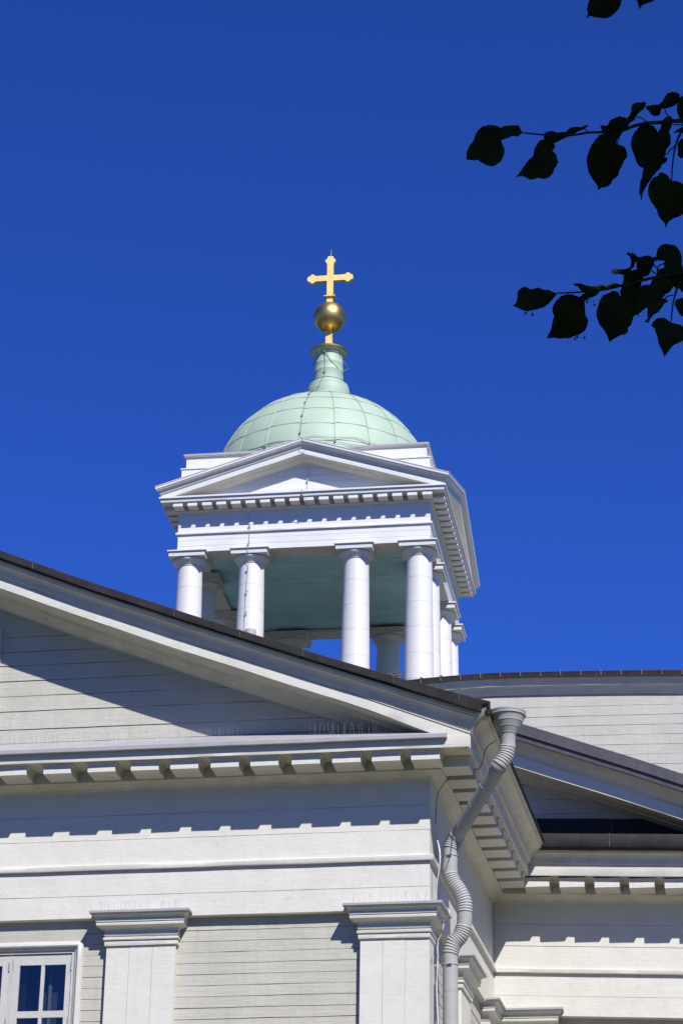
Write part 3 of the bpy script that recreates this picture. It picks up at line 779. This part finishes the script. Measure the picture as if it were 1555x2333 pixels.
# columns
def column_parts():
    sh = MB(); zs = []
    prof = [(.318, -3.62)]
    n = 24
    for i in range(n + 1):
        t = i / n; z = -3.6 + 3.29 * t
        r = .318 - .046 * t ** 1.35
        prof.append((r, z))
    joints = [-.81, -1.38, -1.96, -2.56, -3.15]
    out = []
    for (r, z) in prof:
        out.append((r, z))
    for j in joints:
        r = .318 - .046 * ((j + 3.6) / 3.29) ** 1.35
        out += [(r + .0003, j - .006), (r + .0015, j - .005), (r + .0015, j + .0), (r - .002, j + .001), (r - .0015, j + .004), (r, j + .006)]
    out.sort(key=lambda t: t[1])
    out += [(.268, -.305), (.262, -.30)]
    sh.lathe(out, (0, 0, 0), 56)
    me_s = sh.build('shaft', M_SHEET, None, 35)
    cp = MB()
    cp.lathe([(.26, -.315), (.283, -.314), (.287, -.306), (.283, -.298), (.288, -.292), (.293, -.288), (.296, -.282), (.305, -.268), (.328, -.240), (.352, -.215), (.370, -.192), (.379, -.172), (.381, -.158), (.374, -.146), (.355, -.141), (.2, -.14)], (0, 0, 0), 56)
    cp.box((0, 0, -.0925), (.80, .80, .095))
    cp.box((0, 0, -.0375), (.83, .83, .015))
    me_c = cp.build('capital', M_TOWM, None, 35)
    tp = MB(); tp.box((0, 0, -.017), (.865, .865, .026)); me_t = tp.build('cap_flashing', M_SHEET, None)
    return me_s, me_c, me_t
cs_, cc_, ct_ = column_parts()
cs_.name = 'column'
first = True
OF = [-2.54, -1.16, 1.145, 2.52]
pos = [(OF[i], -2.54) for i in range(4)] + [(OF[i], 2.54) for i in range(4)] + [(-2.54, OF[1]), (-2.54, OF[2]), (2.52, OF[1]), (2.52, OF[2])]
for (x, y) in pos:
    if first: s, c, t = cs_, cc_, ct_; first = False
    else:
        s, c, t = cs_.copy(), cc_.copy(), ct_.copy()
        for o in (s, c, t): COL.objects.link(o)
    s.parent = church; c.parent = s; t.parent = s
    s.location = tw(x, y, ZA - .002); s.rotation_euler = (0, 0, TA + random.uniform(-.02, .02) * 0)
    c.location = (0, 0, 0); t.location = (0, 0, 0)
# belfry floor with a thin plinth
fl = MB(); fl.box(tw(0, 0, 19.66), (6.6, 6.6, .2)); fl.build('belfry_floor', M_ROOF, church)
cw = [at_y(885, 1540, 50.2), at_y(890, 1536, 50.1), at_y(898, 1541, 50), at_y(905, 1537, 50), at_y(912, 1538, 50)]
cable(cw, .018, M_WIRE); cable([at_y(884, 1536, 50.2), at_y(900, 1533, 50.2), at_y(915, 1531, 50.2)], .014, M_WIRE); cable([at_y(908, 1546, 50.2), at_y(912, 1538, 50.2), at_y(913, 1531, 50.2)], .03, M_WIRE)

# dome
DC = Vector((-9.812, 52.785, 25.66)); DR = 2.586
A0 = -2.0
def dome_pt(az, el, r=DR):
    a = R_(az); e = R_(el)
    return DC + Vector((math.sin(a) * math.cos(e), -math.cos(a) * math.cos(e), math.sin(e))) * r
dv = []; df = []
NA, NE = 160, 46
rings = [-4, 8.8, 20.0, 32.0, 44.6, 57, 70]
for j in range(NE + 1):
    el = -4 + (84 + 4) * j / NE
    for i in range(NA):
        az = 360 * i / NA
        ph = ((az - A0) / 18.0) % 1.0
        pucker = -.010 * (1 - abs(2 * ph - 1)) * 0 + .012 * (4 * ph * (1 - ph)) - .010
        e2 = min(abs(el - r_) for r_ in rings)
        pucker += .006 * nz(az * .09, el * .12, int((az - A0) / 18) * 3.1 + int(el / 12) * 5)
        pucker += .004 * min(1, e2 / 3)
        dv.append(dome_pt(az, el, DR + pucker))
for j in range(NE):
    for i in range(NA):
        a = j * NA + i; b = j * NA + (i + 1) % NA; df.append((a, b, b + NA, a + NA))
dome = mesh_obj('dome', dv, df, M_DOME, church, 60)
for k in range(20):
    az = A0 + 18 * k
    mb = MB(); mb.tube([dome_pt(az, e, DR + .001) for e in np.arange(-3, 80, 3)], .0125, 6)
    mb.build('dome_seam', M_DSEAM, dome, 60)
for rI, e in enumerate(rings[1:-1]):
    mb = MB()
    for k in range(20):
        a0 = A0 + 18 * k; dj = (.25 if k % 2 else -.25)
        mb.tube([dome_pt(a0 + 18 * t / 6, e + dj * 1.3, DR + .001 + .004 * (1 - abs(t - 3) / 3)) for t in range(7)], .005, 5)
    mb.build('cross_seam', M_DARKSEAM, dome, 60)
# lightning wires on the dome
mb = MB()
mb.tube([dome_pt(A0 + .6, e, DR + .03 + .01 * math.sin(e)) for e in np.arange(8, 76, 2)], .0055, 5)
mb.tube([dome_pt(az, 9.5 + 1.0 * math.sin(az * .08) + .6 * math.sin(az * .31), DR + .03) for az in range(-60, 60, 3)], .0055, 5)
mb.tube([dome_pt(az, 7.2 + .5 * math.sin(az * .17), DR + .03) for az in range(-50, 58, 3)], .005, 5)
for e in (13, 25, 37, 49, 58):
    p = dome_pt(A0, e, DR + .02); mb.box(p, (.035, .035, .035))
for az, e in ((A0 + 18, 8), (A0 - 18, 8), (A0 + 36, 8)):
    p = dome_pt(az, e, DR + .02); mb.box(p, (.035, .035, .05))
mb.build('lightning_wire', M_DARKSEAM, dome)
# lantern neck
NX, NY = -9.735, 52.785
mb = MB()
mb.lathe([(.505, 28.12), (.503, 28.36), (.500, 28.50), (.496, 28.515), (.478, 28.60), (.480, 28.612), (.470, 28.635), (.435, 28.662), (.400, 28.690), (.372, 28.712), (.362, 28.722), (.362, 28.738), (.372, 28.742), (.370, 28.752), (.349, 28.758),
          (.347, 28.80), (.342, 29.0), (.3435, 29.004), (.341, 29.008), (.335, 29.20), (.3365, 29.204), (.334, 29.208), (.326, 29.42), (.332, 29.428), (.352, 29.432), (.356, 29.444), (.350, 29.452), (.356, 29.475), (.372, 29.495), (.395, 29.508), (.412, 29.514), (.42, 29.52)], (NX, NY, 0), 56)
neck = mb.build('dome_neck', M_NECK, church, 35)
mb = MB(); mb.lathe([(.40, 29.515), (.430, 29.520), (.440, 29.532), (.442, 29.570), (.425, 29.592), (.30, 29.64), (.12, 29.675), (0.001, 29.68)], (NX, NY, 0), 56)
mb.build('gilded_rim', M_BALL, neck, 40)
def npt(az, z, r): a = R_(az); return Vector((NX + r * math.sin(a), NY - r * math.cos(a), z))
mb = MB()
mb.tube([npt(-6, 29.43, .36), npt(-6, 29.2, .345), npt(-5, 28.85, .352), npt(-7, 28.76, .38), npt(-10, 28.60, .50), npt(-14, 28.43, .53), npt(-22, 28.38, .56)], .007, 5)
mb.tube([npt(-4, 29.43, .36), npt(8, 29.28, .35), npt(20, 29.15, .35), npt(42, 29.05, .345), npt(50, 29.0, .35)], .006, 5)
mb.tube([npt(78, 29.33, .335), npt(85, 29.17, .44), npt(90, 29.1, .46), npt(80, 29.0, .36), npt(75, 28.97, .345)], .007, 5)
mb.tube([npt(-82, 29.33, .35), npt(-85, 29.2, .40)], .009, 5)
mb.tube([npt(-24, 29.5, .42), npt(-26, 29.37, .40)], .009, 5); mb.tube([npt(-32, 29.42, .41), npt(-15, 29.47, .40)], .009, 5); mb.tube([npt(52, 29.50, .42), npt(58, 29.41, .41)], .012, 5)
for z in (29.42, 28.88): mb.box(npt(-6, z, .355), (.04, .04, .04))
mb.build('lightning_wire', M_DARKSEAM, neck)
# ball, cross
CX = -9.738
mb = MB(); 
rot = Matrix.Rotation(TA, 3, 'Z')
mb.box((CX, NY, 29.88), (.160, .13, .55), rot); mb.box((CX, NY, 30.96), (.150, .13, .26), rot); mb.build('cross_post', M_GOLD, church)
bv = MB(); bv.lathe([(max(.001, .388 * math.cos(R_(e))), .388 * math.sin(R_(e))) for e in np.arange(-90, 91, 3)], (CX, NY, 30.492), 64)
bv.build('gilded_ball', M_BALL, church, 60)
def outline_cross():
    hw = .077; ah = .074
    def lobe_end(L, hw):      # outline of one arm pointing +x from x=hw, returns points (x, y) from lower to upper side
        pts = [(L - .205, -hw)]
        for a in range(-150, -20, 18): pts.append((L - .125 + .048 * math.cos(R_(a)), -hw - .006 + .042 * math.sin(R_(a))))
        pts.append((L - .06, -hw + .004)); pts.append((L - .03, -hw + .004))
        for a in range(-60, 61, 20): pts.append((L - .035 + .035 * math.cos(R_(a)), (hw - .012) * math.sin(R_(a)) * 1.1))
        pts.append((L - .03, hw - .004)); pts.append((L - .06, hw - .004))
        for a in range(20, 151, 18): pts.append((L - .125 + .048 * math.cos(R_(a)), hw + .006 + .042 * math.sin(R_(a))))
        pts.append((L - .205, hw)); return pts
    P = []
    Zc = 31.555
    for x, y in lobe_end(.555, ah): P.append((x, Zc + y))
    P.append((hw, Zc + ah))
    for x, y in lobe_end(.60, hw): P.append((-y, Zc + x))
    P.append((-hw, Zc + ah))
    for x, y in lobe_end(.555, ah): P.append((-x, Zc - y))
    P.append((-hw, Zc - ah)); P += [(-hw, 31.05), (hw, 31.05), (hw, Zc - ah)]
    return P
OC = outline_cross()
vs = []; n_ = len(OC); T = .052
for y in (-T, T):
    for x, z in OC: vs.append(tw(x + CX - TX, y + NY - TY, z))
fs = [tuple(range(n_)), tuple(range(n_, 2 * n_))] + [(i, (i + 1) % n_, (i + 1) % n_ + n_, i + n_) for i in range(n_)]
cross = mesh_obj('cross', vs, fs, M_GOLD, church)
kb = MB(); kb.box((CX, NY, 31.045), (.27, .22, .022), rot); kb.box((CX, NY, 31.028), (.20, .16, .02), rot); kb.build('collar', M_GOLD, cross)
tp = MB(); tp.tube([(CX + .0, NY, 32.10), (CX + .005, NY, 32.37)], [.011, .004], 6); tp.build('lightning_rod', M_GOLD, cross)
# wires down the front pediment and the second column
lw = MB()
F0 = TF[0]
lw.tube([F0.pos(-.0, .47, 25.80), F0.pos(.02, .47, 25.72), F0.pos(-.03, .45, 25.62), F0.pos(.05, .40, 25.55), F0.pos(.05, .36, 25.45)], .0045, 5)
lw.tube([F0.pos(.08, .03, 25.30), F0.pos(.09, .03, 25.1), F0.pos(.07, .03, 24.9), F0.pos(.08, .05, 24.72)], .0045, 5)
lw.tube([F0.pos(.02, .40, 24.57), F0.pos(.03, .40, 24.45), F0.pos(.10, .36, 24.36), F0.pos(.12, .10, 24.27)], .0045, 5)
cx2 = -1.19
lw.tube([F0.pos(cx2, .03, 24.2), F0.pos(cx2 - .02, .03, 24.05), F0.pos(cx2 + .02, .03, 23.9), F0.pos(cx2 + .02, .06, 23.8), F0.pos(cx2, .03, 23.6), F0.pos(cx2 + .02, .04, 23.48), F0.pos(cx2, .21, 23.37), F0.pos(cx2 + .01, .19, 23.28), F0.pos(cx2 + .01, .06, 23.0), F0.pos(cx2 - .01, .075, 22.5), F0.pos(cx2 - .02, .085, 21.9), F0.pos(cx2 - .03, .10, 21.0), F0.pos(cx2 - .03, .11, 20.2)], .0045, 5)
for z in (23.92, 23.52, 22.9, 22.35, 21.85, 21.3): lw.box(F0.pos(cx2, .05 if z > 23.3 else .09, z), (.035, .03, .035))
for u, z in ((.08, 24.95), (.03, 24.5)): lw.box(F0.pos(u, .05 if z > 24.6 else .4, z), (.035, .03, .035))
lw.build('lightning_wire', M_FLASH, church)

# ------------------------------------------------------------------ linden tree
tree = bpy.data.objects.new('linden_tree', None); COL.objects.link(tree)
TB = Vector((3.1, 3.6, 0)); tree.location = TB
tree['label'] = 'dark shaded linden branches with heart-shaped leaves hanging against the blue sky at the right'
tree['category'] = 'tree'
def rel(P): return [Vector(p) - TB for p in P]
tk = MB()
tk.tube(catmull(rel([(3.1, 3.6, -.1), (3.13, 3.62, 1.2), (3.05, 3.55, 2.6), (3.1, 3.6, 4.2), (3.0, 3.5, 6.0), (3.05, 3.4, 8.2), (3.0, 3.4, 9.8)]), 5), [.27 - .0075 * i for i in range(31)], 14)
trunk = tk.build('trunk', M_BARK, tree, 60)
D1 = 5.0; D2 = 4.85
def twig(pts, r0, r1, parent, name='branch'):
    P = catmull([p - TB for p in pts], 5); n = len(P)
    mb = MB(); mb.tube(P, [r0 + (r1 - r0) * i / (n - 1) for i in range(n)], 6); return mb.build(name, M_BARK, parent, 60)
def pd(lst, D):
    return [at_d(x, y, D + dz) for x, y, dz in [(t + (0,))[:3] for t in lst]]
limb1 = [Vector((3.05, 3.55, 4.9)), Vector((2.2, 3.8, 5.1)), Vector((1.2, 4.05, 4.75)), Vector((.45, 4.15, 4.42))]
twig(limb1 + pd([(1700, 262)], D1), .05, .005, tree)
b1 = twig(pd([(1700, 262), (1600, 270), (1555, 275), (1531, 276), (1500, 279), (1470, 281), (1440, 288), (1420, 296), (1375, 301), (1340, 302), (1300, 308), (1240, 307), (1205, 304), (1180, 301)], D1), .005, .0013, tree)
limb2 = [Vector((3.08, 3.6, 4.0)), Vector((2.2, 3.9, 4.45)), Vector((1.2, 4.15, 4.35)), Vector((.45, 4.25, 4.12))]
twig(limb2 + pd([(1700, 590)], D2), .05, .005, tree)
b2 = twig(pd([(1700, 590), (1600, 612), (1555, 620), (1530, 624), (1496, 631), (1463, 638), (1417, 650), (1368, 661), (1313, 666), (1266, 668)], D2), .005, .0013, tree)
twig(pd([(1560, 290), (1548, 305), (1538, 330), (1531, 370), (1528.5, 412)], D1), .0028, .0012, b1, 'twig')
twig(pd([(1538, 332), (1525, 342), (1516, 354)], D1), .0018, .001, b1, 'twig')
twig(pd([(1545, 640), (1540, 660), (1532, 690), (1527, 735)], D2), .0028, .0012, b2, 'twig')
for P, D, B in ((((1475, 281), (1462, 270), (1448, 266)), D1, b1), (((1520, 265), (1515, 255), (1511, 245)), D1, b1), (((1340, 302), (1331, 294), (1324, 292)), D1, b1), (((1405, 330), (1409, 312), (1416, 300)), D1, b1), (((1560, 287), (1545, 284), (1532, 285)), D1, b1),
                (((1486, 602), (1496, 612), (1500, 622)), D2, b2), (((1512, 600), (1500, 605), (1496, 615)), D2, b2), (((1510, 684), (1520, 675), (1533, 673)), D2, b2), (((1480, 615), (1490, 622), (1497, 627)), D2, b2)):
    twig(pd(P, D), .0013, .0011, B, 'petiole')

def A_(L): return [(1030 + x / 2.962, y / 2.962) for x, y in L]
def B_(L): return [(1280 + x / 5.655, 180 + y / 5.655) for x, y in L]
def C_(L): return [(1130 + x / 3.659, 400 + y / 3.659) for x, y in L]
def D_(L): return [(1340 + x / 7.233, 530 + y / 7.233) for x, y in L]
def leaf_shape(P, D, parent, seed):
    """a curled, toothed leaf of this outline, bent in depth"""
    rnd = random.Random(seed); Q = []
    n = len(P)
    for i in range(n):
        a = P[i]; b = P[(i + 1) % n]; L = math.hypot(b[0] - a[0], b[1] - a[1]); k = max(1, int(L / 2.6))
        nx, ny = (b[1] - a[1]) / (L + 1e-9), -(b[0] - a[0]) / (L + 1e-9)
        for j in range(k):
            t = j / k; o = (0 if j == 0 else rnd.uniform(-.55, .75))
            Q.append((a[0] + (b[0] - a[0]) * t + nx * o, a[1] + (b[1] - a[1]) * t + ny * o))
    cx = sum(q[0] for q in Q) / len(Q); cy = sum(q[1] for q in Q) / len(Q)
    bm = bmesh.new()
    vs = [bm.verts.new((x, y, 0)) for x, y in Q]
    bm.faces.new(vs); bmesh.ops.triangulate(bm, faces=bm.faces[:])
    bmesh.ops.subdivide_edges(bm, edges=[e for e in bm.edges if e.calc_length() > 9], cuts=2, use_grid_fill=True)
    bmesh.ops.triangulate(bm, faces=bm.faces[:])
    an = rnd.uniform(0, 6.28); tx, ty = math.cos(an) * rnd.uniform(.2, .6), math.sin(an) * rnd.uniform(.2, .6); fa = rnd.uniform(0, 6.28)
    for v in bm.verts:
        x, y = v.co.x, v.co.y
        u = (x - cx) * .00085; w_ = (y - cy) * .00085
        d = D + u * tx + w_ * ty + .25 * abs(u * math.cos(fa) + w_ * math.sin(fa)) + .006 * nz(x * .05, y * .05, seed)
        v.co = at_d(x, y, d) - TB
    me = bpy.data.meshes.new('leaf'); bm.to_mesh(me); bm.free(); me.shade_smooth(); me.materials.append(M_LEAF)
    o = bpy.data.objects.new('leaf', me); COL.objects.link(o); o.parent = parent
    sm_ = o.modifiers.new('thickness', 'SOLIDIFY'); sm_.thickness = .0005
    return o
LEAVES1 = [
 A_([(925,-60),(920,0),(905,60),(912,90),(900,125),(925,108),(975,118),(1030,125),(1070,110),(1110,75),(1135,35),(1140,0),(1130,-60),(1030,-110)]),
 A_([(1240,0),(1250,25),(1258,45),(1250,72),(1265,55),(1280,35),(1310,22),(1345,12),(1365,0),(1350,-50),(1270,-60)]),
 A_([(170,880),(200,855),(245,842),(290,848),(325,862),(335,885),(330,915),(325,945),(335,970),(350,1010),(345,1050),(325,1090),(300,1110),(265,1123),(225,1115),(195,1095),(170,1078),(130,1082),(95,1075),(95,1030),(110,990),(135,960),(150,925),(160,900)]),
 A_([(325,865),(345,850),(390,845),(425,852),(445,845),(456,862),(448,890),(470,897),(440,920),(400,918),(360,935),(325,948)]),
 A_([(595,945),(640,940),(670,960),(690,980),(690,1000),(672,1012),(700,1045),(710,1090),(702,1120),(685,1140),(680,1165),(655,1195),(620,1208),(575,1200),(550,1208),(520,1212),(480,1192),(450,1190),(425,1198),(450,1170),(475,1130),(510,1085),(545,1050),(550,1010),(575,965)]),
 A_([(615,905),(640,888),(670,882),(700,895),(765,890),(790,862),(830,855),(870,858),(905,840),(915,850),(885,870),(840,890),(800,915),(750,935),(700,960),(670,975),(635,955),(615,935)]),
 B_([(540,700),(620,690),(690,740),(705,790),(695,850),(740,848),(790,868),(820,905),(832,960),(830,1010),(790,1060),(765,1120),(735,1170),(722,1240),(690,1270),(650,1290),(625,1345),(600,1375),(550,1390),(500,1400),(470,1425),(448,1420),(458,1385),(420,1330),(375,1270),(340,1210),(325,1140),(312,1060),(318,990),(345,920),(380,840),(430,770),(480,720)]),
 B_([(487,598),(540,600),(580,598),(615,530),(670,505),(730,478),(790,492),(835,500),(880,550),(850,600),(815,640),(770,690),(740,740),(715,775),(670,760),(640,730),(560,700),(510,680),(500,640)]),
 B_([(830,505),(870,455),(885,410),(890,350),(915,315),(960,300),(1030,300),(1050,290),(1085,315),(1065,345),(1060,375),(1010,410),(975,440),(945,480),(935,520),(880,555)]),
 B_([(960,650),(1000,600),(1090,590),(1160,595),(1200,640),(1225,690),(1300,700),(1370,690),(1390,740),(1395,820),(1365,880),(1335,910),(1325,980),(1270,1060),(1180,1130),(1050,1160),(1000,1130),(950,1070),(925,990),(895,910),(880,840),(890,770),(915,700)]),
 B_([(1270,1000),(1320,1010),(1350,1020),(1345,1060),(1310,1090),(1280,1100),(1260,1150),(1210,1200),(1160,1260),(1110,1330),(1060,1420),(1030,1480),(1022,1550),(1005,1550),(1012,1515),(990,1480),(985,1430),(1000,1400),(1000,1320),(1025,1260),(1030,1200),(1050,1150),(1120,1080),(1200,1020)]),
 B_([(1225,690),(1260,640),(1280,560),(1310,510),(1360,475),(1400,480),(1420,520),(1415,580),(1390,640),(1370,700),(1330,760),(1280,780),(1235,740)]),
 B_([(1240,1215),(1270,1200),(1310,1215),(1360,1245),(1395,1300),(1405,1315),(1460,1312),(1520,1330),(1580,1370),(1640,1450),(1650,1560),(1600,1680),(1555,1735),(1500,1770),(1430,1795),(1365,1840),(1335,1905),(1325,1915),(1318,1860),(1260,1800),(1230,1750),(1220,1690),(1160,1610),(1115,1530),(1100,1450),(1110,1380),(1140,1310),(1180,1265),(1235,1245)]),
 B_([(1480,850),(1500,800),(1550,765),(1620,760),(1680,850),(1650,980),(1560,1020),(1520,1020),(1485,980),(1490,920)]),
 B_([(1075,350),(1130,340),(1200,330),(1240,325),(1290,350),(1270,400),(1260,450),(1225,478),(1180,475),(1140,450),(1110,405),(1080,380)]),
 B_([(1245,325),(1290,280),(1320,230),(1350,185),(1410,163),(1470,175),(1505,195),(1510,260),(1470,330),(1400,360),(1320,382),(1270,375)]),
 B_([(1510,240),(1560,215),(1650,210),(1700,400),(1620,520),(1555,600),(1520,540),(1490,470),(1470,400),(1485,310)]),
 B_([(1425,695),(1470,660),(1530,620),(1600,590),(1620,640),(1550,700),(1510,680),(1450,695)])]
LEAVES2 = [
 C_([(190,950),(230,925),(290,948),(350,932),(385,950),(430,952),(470,972),(505,985),(480,1015),(440,1060),(400,1095),(340,1115),(290,1125),(240,1132),(222,1115),(212,1085),(180,1080),(130,1087),(165,1060),(175,1010),(175,970)]),
 C_([(530,1010),(590,988),(640,993),(680,1010),(720,1000),(755,980),(740,1020),(712,1070),(708,1120),(740,1160),(765,1210),(755,1260),(730,1300),(690,1325),(640,1340),(610,1355),(530,1358),(470,1352),(418,1354),(435,1320),(455,1280),(465,1220),(480,1170),(465,1140),(465,1100),(490,1050)]),
 C_([(635,895),(650,900),(680,898),(710,900),(740,915),(790,922),(845,920),(865,905),(900,918),(940,910),(975,895),(1010,900),(1040,915),(980,935),(900,950),(860,965),(790,966),(740,975),(700,955),(680,925),(650,918)]),
 C_([(740,978),(790,968),(862,966),(830,1000),(780,1020),(740,1045),(700,1035),(712,995)]),
 D_([(320,1000),(360,980),(400,958),(460,965),(490,990),(510,1035),(560,1050),(640,1060),(720,1150),(760,1280),(740,1380),(720,1450),(690,1530),(650,1560),(640,1640),(600,1680),(540,1685),(490,1710),(430,1740),(380,1780),(340,1808),(330,1780),(300,1690),(240,1590),(180,1520),(145,1430),(125,1340),(145,1230),(180,1130),(240,1030)]),
 D_([(585,690),(640,640),(720,620),(800,600),(900,620),(910,720),(880,780),(860,870),(840,960),(850,1100),(800,1300),(830,1390),(780,1330),(700,1200),(600,1130),(530,1040),(515,980),(540,900),(565,800),(570,740)]),
 D_([(362,645),(390,610),(440,600),(520,605),(600,600),(650,580),(690,560),(700,640),(640,690),(550,695),(480,682),(430,688),(385,665)]),
 D_([(625,345),(645,325),(690,345),(720,328),(770,370),(805,400),(860,400),(900,420),(800,480),(765,480),(750,560),(690,600),(680,560),(695,500),(690,430),(670,385),(640,372)]),
 D_([(780,470),(830,410),(880,390),(940,375),(1000,380),(1050,410),(1110,395),(1130,470),(1080,470),(1065,540),(1030,600),(1010,660),(970,715),(900,720),(850,740),(800,640)]),
 D_([(1110,380),(1130,270),(1180,210),(1260,185),(1340,195),(1430,220),(1490,290),(1525,370),(1535,450),(1530,520),(1550,600),(1500,660),(1380,680),(1230,640),(1240,540),(1240,460),(1160,465),(1110,430)]),
 D_([(1120,610),(1200,595),(1300,560),(1450,580),(1560,640),(1640,700),(1600,860),(1520,930),(1440,920),(1380,870),(1280,850),(1180,800),(1130,700)]),
 D_([(1060,770),(1150,720),(1300,740),(1420,800),(1390,900),(1350,960),(1260,1020),(1220,1070),(1110,1140),(1000,1200),(930,1250),(830,1330),(740,1380),(760,1200),(820,1000),(870,880),(930,860),(1010,860),(1030,810)]),
 D_([(955,1190),(1050,1110),(1150,1070),(1240,1085),(1300,1115),(1300,1150),(1250,1160),(1200,1240),(1150,1310),(1060,1360),(1010,1420),(985,1500),(965,1480),(910,1465),(945,1430),(975,1410),(965,1340),(970,1270)]),
 D_([(1028,1530),(1060,1470),(1110,1420),(1200,1402),(1260,1415),(1310,1450),(1345,1485),(1420,1495),(1500,1520),(1580,1570),(1640,1650),(1620,1740),(1540,1790),(1440,1830),(1390,1860),(1340,1920),(1300,1980),(1260,2020),(1250,2065),(1230,2000),(1200,1930),(1150,1840),(1135,1760),(1120,1680),(1090,1620),(1085,1575)]),
 D_([(1410,1170),(1440,1100),(1500,1085),(1580,1080),(1660,1150),(1680,1300),(1620,1420),(1560,1400),(1480,1330),(1450,1220)]),
 D_([(1530,620),(1600,560),(1700,600),(1700,900),(1600,1000),(1560,1000),(1500,930),(1520,860),(1555,790),(1530,760)])]
ctr = 0
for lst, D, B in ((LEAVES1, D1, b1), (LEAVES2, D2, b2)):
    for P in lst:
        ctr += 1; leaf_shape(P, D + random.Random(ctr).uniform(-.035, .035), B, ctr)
def fruit(stem, ball, D, B):
    mb = MB(); a = at_d(*stem, D) - TB; b = at_d(*ball, D) - TB
    mb.tube([a, a.lerp(b, .5) + Vector((0, 0, .001)), b], .0006, 4)
    mb.lathe([(max(.0001, .0024 * math.cos(R_(e))), .0024 * math.sin(R_(e))) for e in range(-90, 91, 30)], b, 8)
    mb.build('fruit', M_LEAF, B, 60)
for s, b in (((1208, 706), (1196, 714)), ((1211, 706), (1212, 717)), ((1344, 682), (1336, 688)), ((1349, 681), (1353, 695)), ((1312, 764), (1309, 772)), ((1318, 762), (1314, 768)), ((1327, 758), (1330, 769))):
    fruit(s, b, D2, b2)
# the shady crown over and beside the photographer
mb = MB(); rnd = random.Random(3); tv = []; cnt = 0
lim = []
for a in range(9):
    an = a * 2.4; z0 = 4.5 + .5 * a
    e = Vector((3.05 + 2.6 * math.cos(an), 3.4 + 2.6 * math.sin(an), z0 + 1.2))
    if e.x < .3 and e.y > 1.5: e.x = .6
    lim.append([Vector((3.05, 3.5, z0)), Vector((3.05, 3.5, z0)).lerp(e, .5) + Vector((0, 0, .25)), e])
    twig(lim[-1], .06, .015, tree, 'limb')
def inview(v):
    d = CR @ (np.array(v) - CP)
    if d[2] <= 0: return False
    x = d[0] / d[2] * FPX; y = d[1] / d[2] * FPX
    return abs(x) < 777 + 90 and -1166 - 110 < y < 1300
SHADE_CLUMP = (.55, 2.95, 5.75, 1.5, 1.3, .9)  # unseen extra clump towards the sun, added to shade the visible leaves
while cnt < 8500:
    c = SHADE_CLUMP if cnt >= 6500 else rnd.choice([(3.0, 3.4, 6.9, 3.2, 3.2, 2.9), (1.3, 2.2, 6.4, 2.2, 2.2, 1.5), (1.6, 1.2, 5.2, 2.0, 2.0, 1.3), (2.6, 4.6, 5.6, 2.2, 2.2, 1.6)])
    v = Vector((rnd.gauss(0, 1), rnd.gauss(0, 1), rnd.gauss(0, 1))).normalized() * rnd.random() ** .4
    p = Vector((c[0] + v.x * c[3], c[1] + v.y * c[4], c[2] + v.z * c[5]))
    if p.z < 3.3: continue
    # clumping
    if c is not SHADE_CLUMP and nz(p.x * .9, p.y * .9, p.z * .9) < -.12: continue
    if inview(p): continue
    ax = Vector((rnd.gauss(0, 1), rnd.gauss(0, 1), rnd.gauss(-.8, .6))).normalized(); sd = ax.orthogonal().normalized()
    sd = Matrix.Rotation(rnd.uniform(0, 6.28), 3, ax) @ sd
    L = rnd.uniform(.09, .15); nn = ax.cross(sd)
    o = [(0, 0), (.05, .4), (.35, .5), (.7, .27), (1, 0), (.7, -.27), (.35, -.5), (.05, -.4)]
    mb.add([p - TB + (ax * a + sd * b + nn * (.12 * abs(b) - .1 * a * a)) * L for a, b in o], [(0, 1, 2, 3, 4), (0, 4, 5, 6, 7)])
    cnt += 1
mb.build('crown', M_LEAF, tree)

# ------------------------------------------------------------------ unseen trees added behind the viewpoint to block low sky light
pk = MB(); rnd = random.Random(9)
for (tx, ty, th, cr) in ((-29, 17, 26, 8), (-28, 4, 27, 8), (-34, -8, 27, 8), (21, 21, 26, 7.5), (27, 9, 27, 8), (-8, -9, 13, 5), (-24, -16, 15, 6), (1, -11, 27, 8), (11, -9, 27, 7.5), (20, -5, 25, 7), (29, 1, 24, 7), (37, 9, 22, 7), (-34, 4, 22, 7), (-40, 14, 22, 7), (-4, -24, 27, 8), (17, -22, 27, 8)):
    pk.tube([(tx, ty, -.1), (tx + .1, ty, 3), (tx, ty + .1, th * .5), (tx, ty, th * .85)], [.38, .30, .2, .05], 8)
    for i in range(1100):
        v = Vector((rnd.gauss(0, 1), rnd.gauss(0, 1), rnd.gauss(0, 1))).normalized() * rnd.random() ** .35
        p = Vector((tx + v.x * cr, ty + v.y * cr, th * .58 + v.z * th * .42))
        a = Vector((rnd.gauss(0, 1), rnd.gauss(0, 1), rnd.gauss(0, 1))).normalized(); b = a.orthogonal().normalized(); L = rnd.uniform(.45, .8)
        pk.add([p + a * L * .5, p + b * L * .35, p - a * L * .5, p - b * L * .35], [(0, 1, 2, 3)])
pko = pk.build('sky_block_trees', M_LEAF)
pko['kind'] = 'stuff'; pko['label'] = 'unseen belt of leafy trees added behind the viewpoint to block sky light'; pko['category'] = 'trees'
